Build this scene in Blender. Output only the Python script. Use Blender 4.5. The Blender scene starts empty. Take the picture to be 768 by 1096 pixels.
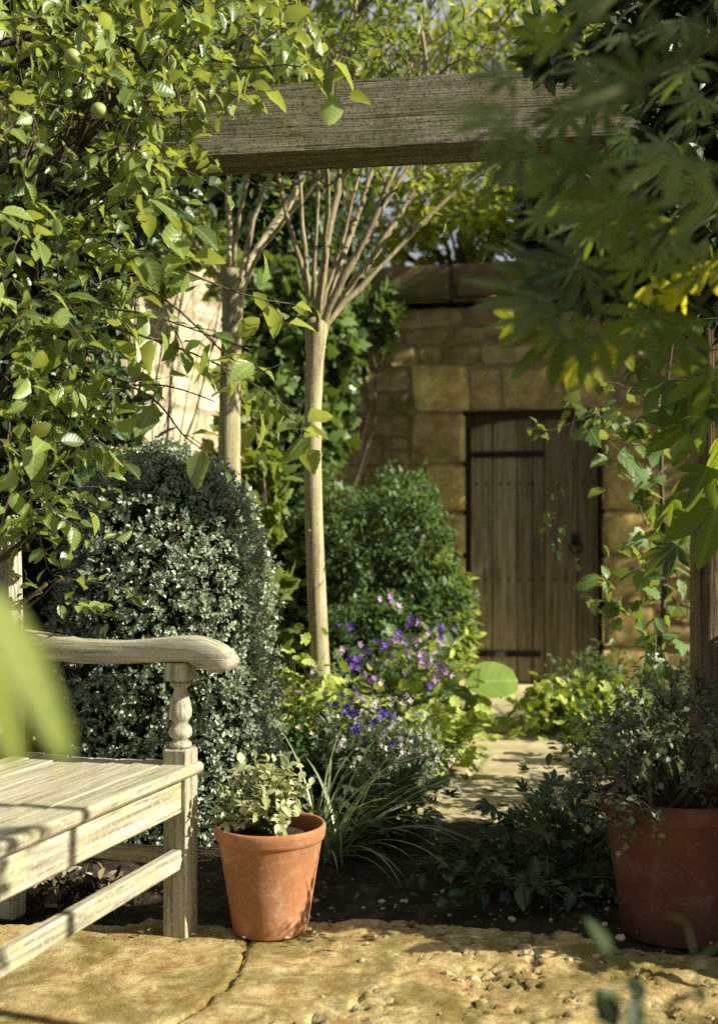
import bpy, math, random
import numpy as np
from mathutils import Vector, Matrix, noise
random.seed(7); rng = np.random.default_rng(7)
R = math.radians; PI = math.pi
scene = bpy.context.scene
COL = scene.collection
EYE = 0.9; F = 1100.0; CX, HY = 384.0, 610.0

def at(px, py, d):                       # a point of the garden seen at px, py, standing d metres away
    return np.array([(px-CX)*d/F, d, EYE-(py-HY)*d/F])

# ------------------------------------------------------------------ mesh building
class MB:
    def __init__(s):
        s.v = []; s.loops = []; s.starts = []; s.lc = []; s.nv = 0; s.nl = 0; s.smooth = True
    def add(s, v, faces, lc=None):
        v = np.asarray(v, float).reshape(-1, 3)
        s.v.append(v)
        s.lc.append(np.zeros_like(v) if lc is None else np.asarray(lc, float).reshape(-1, 3))
        st = []; lo = []
        k = s.nl
        for f in faces:
            st.append(k); k += len(f); lo.extend(f)
        s.loops.append(np.array(lo, np.int64)+s.nv); s.starts.append(np.array(st, np.int64))
        s.nl = k; s.nv += len(v)
    def inst(s, tmpl, P, D, U, S, rnd):
        """many copies of one leaf: P place, D pointing direction, U face normal hint, S size"""
        tv, tf = tmpl
        P = np.asarray(P, float); n = len(P)
        if n == 0: return
        D = D/(np.linalg.norm(D, axis=1, keepdims=True)+1e-9)
        X = np.cross(D, U); X /= (np.linalg.norm(X, axis=1, keepdims=True)+1e-9)
        N = np.cross(X, D)
        tv = np.asarray(tv); m = len(tv)
        S = np.asarray(S).reshape(-1, 1, 1)
        V = P[:, None, :] + S*(tv[None, :, 0:1]*X[:, None, :] + tv[None, :, 1:2]*D[:, None, :] + tv[None, :, 2:3]*N[:, None, :])
        s.v.append(V.reshape(-1, 3))
        lc = np.empty((n, m, 3)); lc[:, :, 0] = tv[None, :, 0]; lc[:, :, 1] = tv[None, :, 1]; lc[:, :, 2] = np.asarray(rnd)[:, None]
        s.lc.append(lc.reshape(-1, 3))
        fl = np.concatenate([np.array(f) for f in tf]); lens = np.array([len(f) for f in tf])
        st = np.concatenate([[0], np.cumsum(lens)[:-1]]); L = len(fl)
        s.loops.append((fl[None, :]+(np.arange(n)*m)[:, None]).reshape(-1)+s.nv)
        s.starts.append((st[None, :]+(np.arange(n)*L)[:, None]).reshape(-1)+s.nl)
        s.nv += n*m; s.nl += n*L
    def tube(s, pts, rad, seg=6, rnd=0.0, caps=True):
        pts = np.asarray(pts, float); n = len(pts)
        rad = np.full(n, rad) if np.isscalar(rad) else np.asarray(rad, float)
        T = np.gradient(pts, axis=0); T /= (np.linalg.norm(T, axis=1, keepdims=True)+1e-9)
        ref = np.array([0.13, 0.97, 0.2]) if abs(T[0][1]) < .8 else np.array([0, 0.1, 1.])
        A = np.cross(T, ref); A /= (np.linalg.norm(A, axis=1, keepdims=True)+1e-9); B = np.cross(T, A)
        th = np.arange(seg)*2*PI/seg
        V = pts[:, None, :]+rad[:, None, None]*(np.cos(th)[None, :, None]*A[:, None, :]+np.sin(th)[None, :, None]*B[:, None, :])
        fs = []
        for i in range(n-1):
            for j in range(seg):
                k = (j+1) % seg
                fs.append((i*seg+j, i*seg+k, (i+1)*seg+k, (i+1)*seg+j))
        if caps:
            fs.append(tuple(range(seg))[::-1]); fs.append(tuple((n-1)*seg+j for j in range(seg)))
        lc = np.zeros((n*seg, 3)); lc[:, 2] = rnd
        s.add(V.reshape(-1, 3), fs, lc)
    def box(s, x0, x1, y0, y1, z0, z1, b=.004, jit=0.0, rnd=0.0, sub=1):
        """a box with chamfered long edges, cut into lengths so that it can be a little crooked"""
        # chamfered box: 24 verts
        cs = []
        for sx in (0, 1):
            for sy in (0, 1):
                for sz in (0, 1):
                    X = (x0, x1)[sx]; Y = (y0, y1)[sy]; Z = (z0, z1)[sz]
                    bx = b*(1-2*sx); by = b*(1-2*sy); bz = b*(1-2*sz)
                    cs += [(X, Y+by, Z+bz), (X+bx, Y, Z+bz), (X+bx, Y+by, Z)]
        idx = lambda sx, sy, sz, k: ((sx*2+sy)*2+sz)*3+k
        f = []
        for sx in (0, 1):
            q = [idx(sx, 0, 0, 0), idx(sx, 0, 1, 0), idx(sx, 1, 1, 0), idx(sx, 1, 0, 0)]; f.append(q if sx == 0 else q[::-1])
        for sy in (0, 1):
            q = [idx(0, sy, 0, 1), idx(1, sy, 0, 1), idx(1, sy, 1, 1), idx(0, sy, 1, 1)]; f.append(q if sy == 0 else q[::-1])
        for sz in (0, 1):
            q = [idx(0, 0, sz, 2), idx(0, 1, sz, 2), idx(1, 1, sz, 2), idx(1, 0, sz, 2)]; f.append(q if sz == 0 else q[::-1])
        for a in (0, 1):
            for c in (0, 1):
                f.append([idx(a, c, 0, 0), idx(a, c, 1, 0), idx(a, c, 1, 1), idx(a, c, 0, 1)])
                f.append([idx(a, 0, c, 0), idx(a, 1, c, 0), idx(a, 1, c, 2), idx(a, 0, c, 2)])
                f.append([idx(0, a, c, 1), idx(1, a, c, 1), idx(1, a, c, 2), idx(0, a, c, 2)])
        for sx in (0, 1):
            for sy in (0, 1):
                for sz in (0, 1):
                    f.append([idx(sx, sy, sz, k) for k in range(3)])
        v = np.array(cs)
        if jit: v = v+rng.normal(0, jit, v.shape)
        lc = np.zeros((24, 3)); lc[:, 2] = rnd
        s.add(v, f, lc)
    def lathe(s, prof, seg=40, center=(0, 0, 0), rnd=0.0, wob=0.0):
        prof = np.array(prof); n = len(prof); th = np.arange(seg)*2*PI/seg
        V = np.zeros((n, seg, 3))
        rr = prof[:, 0][:, None]*(1+wob*np.sin(th*2+1.0)[None, :])
        V[:, :, 0] = rr*np.cos(th)+center[0]; V[:, :, 1] = rr*np.sin(th)+center[1]
        V[:, :, 2] = prof[:, 1][:, None]+center[2]
        fs = []
        for i in range(n-1):
            for j in range(seg):
                k = (j+1) % seg
                fs.append((i*seg+j, i*seg+k, (i+1)*seg+k, (i+1)*seg+j))
        lc = np.zeros((n*seg, 3)); lc[:, 2] = rnd
        s.add(V.reshape(-1, 3), fs, lc)
    def build(s, name, mat, parent=None, loc=None, flat=False, fixn=False):
        me = bpy.data.meshes.new(name)
        if not s.v: s.add([(0, 0, 0), (0.001, 0, 0), (0, .001, 0)], [(0, 1, 2)])
        v = np.concatenate(s.v); lo = np.concatenate(s.loops); st = np.concatenate(s.starts); lc = np.concatenate(s.lc)
        me.vertices.add(len(v)); me.vertices.foreach_set("co", v.reshape(-1).astype(np.float32))
        me.loops.add(len(lo)); me.loops.foreach_set("vertex_index", lo.astype(np.int32))
        me.polygons.add(len(st)); me.polygons.foreach_set("loop_start", st.astype(np.int32))
        me.update(calc_edges=True)
        a = me.attributes.new("lc", 'FLOAT_VECTOR', 'POINT'); a.data.foreach_set("vector", lc.reshape(-1).astype(np.float32))
        me.polygons.foreach_set("use_smooth", np.full(len(st), not flat))
        me.materials.append(mat)
        if fixn:
            import bmesh
            b = bmesh.new(); b.from_mesh(me); bmesh.ops.recalc_face_normals(b, faces=b.faces); b.to_mesh(me); b.free()
        o = bpy.data.objects.new(name, me); COL.objects.link(o)
        if parent is not None: o.parent = parent
        if loc is not None: o.location = loc
        return o

def empty(name, loc=(0, 0, 0), rz=0.0):
    o = bpy.data.objects.new(name, None); COL.objects.link(o); o.location = loc; o.rotation_euler = (0, 0, rz)
    o.empty_display_size = .1
    return o
def tag(o, label=None, cat=None, group=None, kind=None):
    if label: o["label"] = label
    if cat: o["category"] = cat
    if group: o["group"] = group
    if kind: o["kind"] = kind
    return o

# ------------------------------------------------------------------ materials
def newmat(name):
    m = bpy.data.materials.new(name); m.use_nodes = True
    nt = m.node_tree; nt.nodes.clear()
    return m, nt
def N(nt, t, **k):
    n = nt.nodes.new(t)
    for a, b in k.items():
        if a in n.inputs.keys(): n.inputs[a].default_value = b
        else: setattr(n, a, b)
    return n
def ramp(nt, stops, fac):
    r = N(nt, 'ShaderNodeValToRGB'); e = r.color_ramp.elements
    while len(e) < len(stops): e.new(.5)
    for i, (p, c) in enumerate(stops):
        e[i].position = p; e[i].color = (*c, 1) if len(c) == 3 else c
    nt.links.new(fac, r.inputs[0]); return r.outputs[0]
def mixc(nt, a, b, fac, mode='MIX'):
    m = N(nt, 'ShaderNodeMix', data_type='RGBA', blend_type=mode)
    for s, v in ((0, fac), (6, a), (7, b)):
        if hasattr(v, 'is_output'): nt.links.new(v, m.inputs[s])
        else: m.inputs[s].default_value = v if s == 0 else (*v, 1)
    return m.outputs[2]
def coords(nt, kind='Object', scale=(1, 1, 1), rot=(0, 0, 0)):
    c = N(nt, 'ShaderNodeTexCoord'); mp = N(nt, 'ShaderNodeMapping')
    mp.inputs['Scale'].default_value = scale; mp.inputs['Rotation'].default_value = rot
    nt.links.new(c.outputs[kind], mp.inputs[0]); return mp.outputs[0]
def noi(nt, vec, scale=5, detail=4, rough=.6, dist=0.0):
    n = N(nt, 'ShaderNodeTexNoise'); n.inputs['Scale'].default_value = scale
    n.inputs['Detail'].default_value = detail; n.inputs['Roughness'].default_value = rough; n.inputs['Distortion'].default_value = dist
    nt.links.new(vec, n.inputs['Vector']); return n.outputs['Fac']
def mth(nt, op, a, b=0.0, c=None):
    m = N(nt, 'ShaderNodeMath', operation=op)
    for i, v in enumerate((a, b, c)):
        if v is None: continue
        if hasattr(v, 'is_output'): nt.links.new(v, m.inputs[i])
        else: m.inputs[i].default_value = v
    return m.outputs[0]
def finish(nt, color, rough=.8, bump=None, bstr=.3, bdist=.01, spec=.3, extra=None):
    p = N(nt, 'ShaderNodeBsdfPrincipled')
    if hasattr(color, 'is_output'): nt.links.new(color, p.inputs['Base Color'])
    else: p.inputs['Base Color'].default_value = (*color, 1)
    if hasattr(rough, 'is_output'): nt.links.new(rough, p.inputs['Roughness'])
    else: p.inputs['Roughness'].default_value = rough
    p.inputs['Specular IOR Level'].default_value = spec
    if bump is not None:
        b = N(nt, 'ShaderNodeBump'); b.inputs['Strength'].default_value = bstr; b.inputs['Distance'].default_value = bdist
        nt.links.new(bump, b.inputs['Height']); nt.links.new(b.outputs[0], p.inputs['Normal'])
    out = N(nt, 'ShaderNodeOutputMaterial')
    if extra is not None:
        sh = extra(p)
        nt.links.new(sh, out.inputs[0])
    else: nt.links.new(p.outputs[0], out.inputs[0])
    return p

def leaf_mat(name, a, b, trans=(.25, .32, .03), tf=.4, rough=.42, spec=.5, vein=.5, yellow=None, back=1.25, width=.5):
    m, nt = newmat(name)
    at_ = N(nt, 'ShaderNodeAttribute', attribute_name='lc'); sep = N(nt, 'ShaderNodeSeparateXYZ'); nt.links.new(at_.outputs['Vector'], sep.inputs[0])
    ax = mth(nt, 'ABSOLUTE', sep.outputs[0])
    stops = [(0.0, a), (.85, b)]
    if yellow: stops = [(0.0, a), (.8, b), (.93, b), (.97, yellow)]
    col = ramp(nt, stops, sep.outputs[2])
    # soft mottling and veins inside every leaf
    w = mth(nt, 'SINE', mth(nt, 'MULTIPLY', mth(nt, 'SUBTRACT', sep.outputs[1], mth(nt, 'MULTIPLY', ax, .7)), 42.0))
    vf = mth(nt, 'MULTIPLY', mth(nt, 'GREATER_THAN', w, .93), .35*vein)
    mid = mth(nt, 'MULTIPLY', mth(nt, 'LESS_THAN', ax, .022), vein)
    pale = tuple(min(1, c*2.2+.04) for c in b)
    col = mixc(nt, col, pale, mth(nt, 'MAXIMUM', vf, mid))
    ob = coords(nt)
    nz = noi(nt, ob, 9, 3)
    hv = N(nt, 'ShaderNodeHueSaturation'); nt.links.new(col, hv.inputs['Color'])
    nt.links.new(mth(nt, 'ADD', .9, mth(nt, 'MULTIPLY', nz, .25)), hv.inputs['Saturation'])
    nt.links.new(mth(nt, 'ADD', .6, mth(nt, 'MULTIPLY', nz, .85)), hv.inputs['Value'])
    geo = N(nt, 'ShaderNodeNewGeometry')
    col = mixc(nt, hv.outputs[0], tuple(min(1, c*back+.015) for c in b), mth(nt, 'MULTIPLY', geo.outputs['Backfacing'], .7))
    def ex(p):
        t = N(nt, 'ShaderNodeBsdfTranslucent')
        tc = mixc(nt, tuple(c*.6 for c in trans), trans, sep.outputs[2])
        nt.links.new(tc, t.inputs[0])
        mx = N(nt, 'ShaderNodeMixShader'); mx.inputs[0].default_value = tf
        nt.links.new(p.outputs[0], mx.inputs[1]); nt.links.new(t.outputs[0], mx.inputs[2]); return mx.outputs[0]
    finish(nt, col, rough, bump=w, bstr=.12, bdist=.002, spec=spec, extra=ex)
    return m

def wood_mat(name, axis, cols, lichen=(.42, .40, .16), lam=.35, fine=1.0, bstr=.6, speck=0.0, tint=False, bd=.004):
    m, nt = newmat(name)
    sc = [34*fine]*3; sc[axis] = 1.6*fine
    v = coords(nt, scale=sc)
    g = noi(nt, v, 2.2, 6, .65, .4)
    sc2 = [110*fine]*3; sc2[axis] = 3*fine
    g2 = noi(nt, coords(nt, scale=sc2), 1.5, 3, .7)
    col = ramp(nt, [(.3, cols[0]), (.5, cols[1]), (.72, cols[2])], g)
    col = mixc(nt, col, cols[0], mth(nt, 'MULTIPLY', ramp(nt, [(.36, (1, 1, 1)), (.45, (0, 0, 0))], g2), .7))
    o = coords(nt)
    l = noi(nt, o, 14, 5, .7)
    col = mixc(nt, col, lichen, mth(nt, 'MULTIPLY', ramp(nt, [(.5, (0, 0, 0)), (.62, (1, 1, 1))], l), lam))
    if speck:
        s = noi(nt, o, 120, 2, .5)
        col = mixc(nt, col, tuple(min(1, c*1.5) for c in cols[2]), mth(nt, 'MULTIPLY', ramp(nt, [(.56, (0, 0, 0)), (.63, (1, 1, 1))], s), speck))
    h = mth(nt, 'ADD', g, mth(nt, 'MULTIPLY', g2, .6))
    if tint:
        at_ = N(nt, 'ShaderNodeAttribute', attribute_name='lc'); sep = N(nt, 'ShaderNodeSeparateXYZ'); nt.links.new(at_.outputs['Vector'], sep.inputs[0])
        col = mixc(nt, col, ramp(nt, [(0, (.55, .48, .42)), (.5, (1, .92, .8)), (1, (1.6, 1.6, 1.4))], sep.outputs[2]), 1.0, 'MULTIPLY')
    finish(nt, col, .85, h, bstr, bd, .15)
    return m

def stone_mat(name, cols, sc=7, moss=None, mam=.3, bstr=.5, attr=True, bd=.01):
    m, nt = newmat(name)
    o = coords(nt)
    n1 = noi(nt, o, sc, 8, .65, .3); n2 = noi(nt, o, sc*7, 4, .7)
    col = ramp(nt, [(.28, cols[0]), (.5, cols[1]), (.72, cols[2])], n1)
    if attr:
        at_ = N(nt, 'ShaderNodeAttribute', attribute_name='lc'); sep = N(nt, 'ShaderNodeSeparateXYZ'); nt.links.new(at_.outputs['Vector'], sep.inputs[0])
        tint = ramp(nt, [(0, (.55, .5, .42)), (.5, (1.0, .95, .85)), (.8, (1.3, 1.2, .85)), (1, (1.8, 1.75, 1.15))], sep.outputs[2])
        col = mixc(nt, col, tint, 1.0, 'MULTIPLY')
    col = mixc(nt, col, tuple(c*.35 for c in cols[0]), mth(nt, 'MULTIPLY', ramp(nt, [(.3, (1, 1, 1)), (.45, (0, 0, 0))], n2), .6))
    if moss:
        n3 = noi(nt, o, sc*.45, 5, .7)
        col = mixc(nt, col, moss, mth(nt, 'MULTIPLY', ramp(nt, [(.48, (0, 0, 0)), (.62, (1, 1, 1))], n3), mam))
    h = mth(nt, 'ADD', n1, mth(nt, 'MULTIPLY', n2, .35))
    finish(nt, col, .92, h, bstr, bd, .15)
    return m

M = {}
M['apple'] = leaf_mat('apple_leaf', (.05, .09, .025), (.20, .27, .07), (.58, .64, .09), .36, .36, .6, back=1.6, vein=.28)
M['box'] = leaf_mat('box_leaf', (.08, .12, .06), (.37, .44, .31), (.30, .38, .14), .26, .32, .8, vein=.25)
M['ivy'] = leaf_mat('ivy_leaf', (.03, .07, .02), (.10, .16, .035), (.2, .3, .03), .28, .32, .5)
M['evergreen'] = leaf_mat('evergreen_leaf', (.02, .045, .015), (.05, .09, .025), (.1, .16, .02), .25, .45, .4, vein=.2)
M['bright'] = leaf_mat('bright_leaf', (.12, .17, .025), (.27, .33, .05), (.75, .78, .09), .5, .5, .35, vein=.3)
M['crown'] = leaf_mat('crown_leaf', (.05, .09, .02), (.14, .19, .035), (.38, .45, .05), .42, .45, .4, vein=.3)
M['shrub'] = leaf_mat('shrub_leaf', (.025, .065, .025), (.085, .15, .045), (.22, .34, .06), .32, .45, .4, vein=.3)
M['lime'] = leaf_mat('lime_leaf', (.16, .23, .04), (.36, .42, .09), (.42, .5, .06), .34, .6, .3, vein=.35)
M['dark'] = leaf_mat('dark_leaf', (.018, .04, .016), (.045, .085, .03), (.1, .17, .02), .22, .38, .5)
M['creeper'] = leaf_mat('creeper_leaf', (.018, .05, .014), (.042, .10, .022), (.42, .52, .03), .40, .45, .4, vein=.6)
M['sunfleck'] = leaf_mat('sunfleck_creeper_leaf', (.12, .17, .02), (.22, .26, .03), (.85, .80, .03), .55, .45, .3, vein=.4)  # creeper leaf with the glow of sun flecks put into its colour
M['vine'] = leaf_mat('vine_leaf', (.05, .11, .03), (.13, .21, .06), (.36, .44, .06), .36, .38, .5, yellow=(.4, .34, .04))
M['grass'] = leaf_mat('grass_leaf', (.09, .13, .05), (.28, .32, .16), (.25, .33, .07), .3, .4, .5, vein=.1)
M['pale'] = leaf_mat('variegated_leaf', (.16, .22, .07), (.62, .62, .36), (.5, .52, .15), .32, .5, .4, vein=.2)
M['silver'] = leaf_mat('silver_leaf', (.03, .045, .025), (.16, .19, .12), (.2, .26, .1), .25, .45, .5, vein=.2)
M['bergenia'] = leaf_mat('bergenia_leaf', (.10, .17, .03), (.20, .30, .06), (.55, .64, .09), .4, .45, .4, vein=.25)
M['weed'] = leaf_mat('weed_leaf', (.015, .03, .01), (.04, .065, .02), (.08, .12, .02), .25, .5, .3)
def petal(name, a, b, tf=.35):
    return leaf_mat(name, a, b, b, tf, .6, .2, vein=0)
M['purple'] = petal('purple_petal', (.10, .05, .36), (.24, .12, .52))
M['mauve'] = petal('mauve_petal', (.40, .22, .50), (.58, .40, .62))
M['violet'] = petal('violet_petal', (.06, .03, .26), (.12, .06, .40))
M['white'] = petal('white_petal', (.55, .48, .42), (.78, .74, .66))
M['yellow'] = petal('yellow_petal', (.65, .45, .04), (.8, .6, .08))
M['stem'] = wood_mat('green_stem', 2, [(.05, .06, .02), (.09, .10, .035), (.13, .14, .05)], lam=0, bstr=.2)
M['twig'] = wood_mat('twig_bark', 2, [(.05, .04, .025), (.11, .09, .06), (.2, .17, .11)], lam=.1, bstr=.4)
M['bark'] = wood_mat('pale_bark', 2, [(.12, .10, .055), (.36, .31, .18), (.52, .47, .31)], lichen=(.36, .36, .16), lam=.5, fine=.7, bstr=.35, speck=.25)
M['limb'] = wood_mat('limb_bark', 2, [(.09, .07, .04), (.25, .20, .115), (.38, .33, .21)], lichen=(.28, .27, .11), lam=.5, fine=.8, bstr=.5, speck=.2)
M['darkbark'] = wood_mat('dark_bark', 2, [(.03, .025, .018), (.08, .06, .04), (.14, .11, .07)], lam=.2, bstr=.6)
for i, ax in enumerate('xyz'):
    M['teak_'+ax] = wood_mat('weathered_teak_'+ax, i, [(.13, .115, .075), (.37, .345, .245), (.53, .505, .40)], lichen=(.38, .35, .15), lam=.45, bstr=.6, speck=.2)
M['beam'] = wood_mat('rough_sawn_beam', 0, [(.10, .09, .06), (.30, .28, .20), (.52, .49, .38)], lichen=(.24, .23, .09), lam=.35, fine=.9, bstr=.8, speck=.7, bd=.008)
def beam_mat():
    m, nt = newmat('sawn_grey_beam')
    g = noi(nt, coords(nt, scale=(1.0, 26, 26)), 2.2, 7, .72, .35)
    g2 = noi(nt, coords(nt, scale=(2.5, 120, 120)), 1.5, 4, .7, .2)
    saw = noi(nt, coords(nt, scale=(9, 3, 3)), 2.4, 4, .7, .8)
    b = noi(nt, coords(nt), 4.5, 5, .7)
    f = noi(nt, coords(nt), 140, 3, .7)
    col = ramp(nt, [(.30, (.06, .05, .032)), (.48, (.22, .20, .135)), (.70, (.44, .41, .31))], mth(nt, 'ADD', mth(nt, 'MULTIPLY', g, .75), mth(nt, 'MULTIPLY', saw, .25)))
    col = mixc(nt, col, (.22, .20, .07), mth(nt, 'MULTIPLY', ramp(nt, [(.45, (0, 0, 0)), (.65, (1, 1, 1))], b), .6))
    col = mixc(nt, col, (.025, .02, .014), mth(nt, 'MULTIPLY', ramp(nt, [(.36, (1, 1, 1)), (.46, (0, 0, 0))], g2), .85))
    col = mixc(nt, col, (.05, .04, .025), mth(nt, 'MULTIPLY', ramp(nt, [(.38, (1, 1, 1)), (.47, (0, 0, 0))], f), .7))
    finish(nt, col, .9, mth(nt, 'ADD', mth(nt, 'ADD', g2, mth(nt, 'MULTIPLY', g, .8)), mth(nt, 'MULTIPLY', f, .5)), .9, .006, .1)
    return m
M['beam'] = beam_mat()
M['post'] = wood_mat('brown_post', 2, [(.08, .055, .03), (.19, .135, .08), (.30, .225, .14)], lam=.2, fine=.7, bstr=.9, bd=.008)
M['door'] = wood_mat('old_door_oak', 2, [(.055, .043, .026), (.155, .13, .082), (.25, .215, .145)], lichen=(.19, .175, .09), lam=.25, fine=.5, bstr=.6, tint=True)
M['iron'] = stone_mat('rusty_iron', [(.01, .008, .006), (.025, .018, .013), (.05, .03, .02)], 20, attr=False)
M['frame'] = wood_mat('dark_frame', 2, [(.02, .014, .008), (.045, .034, .02), (.07, .055, .032)], lam=0)
M['stone'] = stone_mat('sandstone', [(.20, .145, .065), (.34, .26, .12), (.46, .38, .20)], 9, moss=(.11, .10, .03), mam=.55, bstr=.7)
M['coping'] = stone_mat('weathered_coping', [(.07, .052, .026), (.14, .105, .05), (.21, .165, .085)], 8, moss=(.085, .085, .025), mam=.7, bstr=.8)
M['mortar'] = stone_mat('old_mortar', [(.12, .085, .038), (.20, .15, .07), (.28, .21, .10)], 12, attr=False)
M['white_stone'] = stone_mat('limewashed_stone', [(.36, .31, .20), (.60, .56, .43), (.72, .69, .57)], 7, moss=(.42, .38, .22), mam=.6, bstr=.8, attr=True, bd=.02)
M['soil'] = stone_mat('dark_soil', [(.02, .015, .009), (.048, .036, .02), (.10, .078, .045)], 16, bstr=1.0, attr=False, bd=.02)
M['path'] = stone_mat('sandy_path', [(.30, .24, .12), (.42, .36, .21), (.52, .46, .29)], 5, moss=(.26, .23, .08), mam=.5, bstr=.5, attr=False, bd=.008)

def paving_mat():
    m, nt = newmat('worn_paving')
    o = coords(nt)
    at_ = N(nt, 'ShaderNodeAttribute', attribute_name='lc'); sep = N(nt, 'ShaderNodeSeparateXYZ'); nt.links.new(at_.outputs['Vector'], sep.inputs[0])
    n1 = noi(nt, o, 11, 10, .8, .6); n2 = noi(nt, o, 95, 6, .8)
    col = ramp(nt, [(.30, (.14, .09, .03)), (.42, (.36, .26, .10)), (.53, (.54, .43, .20)), (.66, (.70, .61, .37))], n1)
    n3 = noi(nt, o, 5.5, 6, .7, .6)
    col = mixc(nt, col, (.13, .115, .022), mth(nt, 'MULTIPLY', ramp(nt, [(.44, (0, 0, 0)), (.58, (1, 1, 1))], n3), .72))
    n4 = noi(nt, o, 17, 5, .7, .3)
    col = mixc(nt, col, (.24, .12, .045), mth(nt, 'MULTIPLY', ramp(nt, [(.52, (0, 0, 0)), (.64, (1, 1, 1))], n4), .6))
    col = mixc(nt, col, (.05, .035, .015), mth(nt, 'MULTIPLY', ramp(nt, [(.34, (1, 1, 1)), (.46, (0, 0, 0))], n2), .75))
    # dirt packed in the joints and on the stone edges
    col = mixc(nt, col, (.045, .035, .014), ramp(nt, [(.15, (1, 1, 1)), (.5, (0, 0, 0))], sep.outputs[0]))
    h = mth(nt, 'ADD', n1, mth(nt, 'MULTIPLY', n2, .5))
    finish(nt, col, .93, h, .8, .010, .12)
    return m
M['paving'] = paving_mat()

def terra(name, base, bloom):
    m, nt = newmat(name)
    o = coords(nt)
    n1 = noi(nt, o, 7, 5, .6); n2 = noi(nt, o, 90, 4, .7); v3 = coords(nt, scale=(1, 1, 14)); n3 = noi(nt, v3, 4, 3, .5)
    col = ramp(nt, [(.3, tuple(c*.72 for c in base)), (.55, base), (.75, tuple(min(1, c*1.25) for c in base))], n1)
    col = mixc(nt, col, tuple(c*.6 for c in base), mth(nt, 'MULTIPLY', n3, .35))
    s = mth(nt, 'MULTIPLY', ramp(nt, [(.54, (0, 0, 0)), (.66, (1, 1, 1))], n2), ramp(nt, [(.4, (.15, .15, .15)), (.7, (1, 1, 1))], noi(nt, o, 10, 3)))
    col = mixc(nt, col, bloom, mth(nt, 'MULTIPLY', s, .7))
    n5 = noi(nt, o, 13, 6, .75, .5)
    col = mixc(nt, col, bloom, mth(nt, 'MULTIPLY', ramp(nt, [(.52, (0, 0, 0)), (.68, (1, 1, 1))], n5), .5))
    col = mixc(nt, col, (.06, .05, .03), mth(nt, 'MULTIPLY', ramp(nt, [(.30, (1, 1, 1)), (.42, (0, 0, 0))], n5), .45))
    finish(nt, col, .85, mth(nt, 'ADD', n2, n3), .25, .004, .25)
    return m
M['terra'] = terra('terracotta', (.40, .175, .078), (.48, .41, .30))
M['terra_shaded'] = terra('shaded_terracotta', (.115, .043, .027), (.17, .13, .10))  # terracotta darkened: the deep shade on the large pot is in its colour
def plain(name, col, rough=.6):
    m, nt = newmat(name); finish(nt, col, rough); return m
M['near'] = leaf_mat('young_vine_leaf', (.12, .16, .025), (.18, .23, .035), (.46, .44, .03), .45, .5, .3, vein=.3)
m_, nt_ = newmat('apple_skin'); finish(nt_, ramp(nt_, [(.3, (.22, .30, .06)), (.7, (.38, .42, .12))], noi(nt_, coords(nt_), 60, 3)), .35, spec=.5); M['apple_skin'] = m_

# ------------------------------------------------------------------ leaf shapes (unit length along y)
def ovate(w=.5, fold=.12, curl=.18, ts=(0, .12, .35, .62, .85, 1.0), ws=(0, .55, 1.0, .85, .42, 0), stalk=.0, wave=0.0):
    v = []; f = []
    n = len(ts)
    for i, t in enumerate(ts):
        v.append((0, stalk+t*(1-stalk), -curl*t*t))
    L = {}; Rr = {}
    for i in range(1, n-1):
        hw = w*.5*ws[i]; wv = wave*math.sin(i*2.4)
        L[i] = len(v); v.append((-hw, stalk+(ts[i]+.02)*(1-stalk), -curl*ts[i]**2+fold*ws[i]*w+wv))
        Rr[i] = len(v); v.append((hw, stalk+(ts[i]+.02)*(1-stalk), -curl*ts[i]**2+fold*ws[i]*w-wv))
    f.append((0, 1, L[1])); f.append((0, Rr[1], 1))
    for i in range(1, n-2):
        f.append((i, i+1, L[i+1], L[i])); f.append((i, Rr[i], Rr[i+1], i+1))
    f.append((n-2, n-1, L[n-2])); f.append((n-2, Rr[n-2], n-1))
    if stalk:
        k = len(v); v += [(-.012, 0, 0), (.012, 0, 0)]; f.append((k, k+1, 0))
    return np.array(v), f
def tiny(w=.55, fold=.15, curl=.1):
    v = [(0, 0, 0), (-w/2, .5, fold*w), (w/2, .5, fold*w), (0, .5, -curl*.3), (0, 1, -curl)]
    return np.array(v), [(0, 3, 1), (0, 2, 3), (3, 4, 1), (3, 2, 4)]
def merge(parts):
    V = []; Fs = []; k = 0
    for v, f in parts:
        V.append(v); Fs += [tuple(i+k for i in q) for q in f]; k += len(v)
    return np.concatenate(V), Fs
def rotz(v, a, off=(0, 0, 0), s=1.0, tilt=0.0):
    c, sn = math.cos(tilt), math.sin(tilt)
    v = v.copy()*s
    y = v[:, 1]*c-v[:, 2]*sn; z = v[:, 1]*sn+v[:, 2]*c; v[:, 1] = y; v[:, 2] = z
    c, sn = math.cos(a), math.sin(a)
    return np.stack([v[:, 0]*c+v[:, 1]*sn+off[0], -v[:, 0]*sn+v[:, 1]*c+off[1], v[:, 2]+off[2]], 1)
def palmate(angs, lens, w=.33, stalk=.3):
    ps = []
    for a, l in zip(angs, lens):
        o = ovate(w, .10, .14, ws=(0, .3, .72, 1.0, .55, 0), wave=.01)
        ps.append((rotz(o[0], a, (0, stalk, 0), l*(1-stalk)), o[1]))
    st = (np.array([(-.008, 0, 0), (.008, 0, 0), (.006, stalk+.02, 0), (-.006, stalk+.02, 0)]), [(0, 1, 2, 3)])
    return merge(ps+[st])
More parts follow.
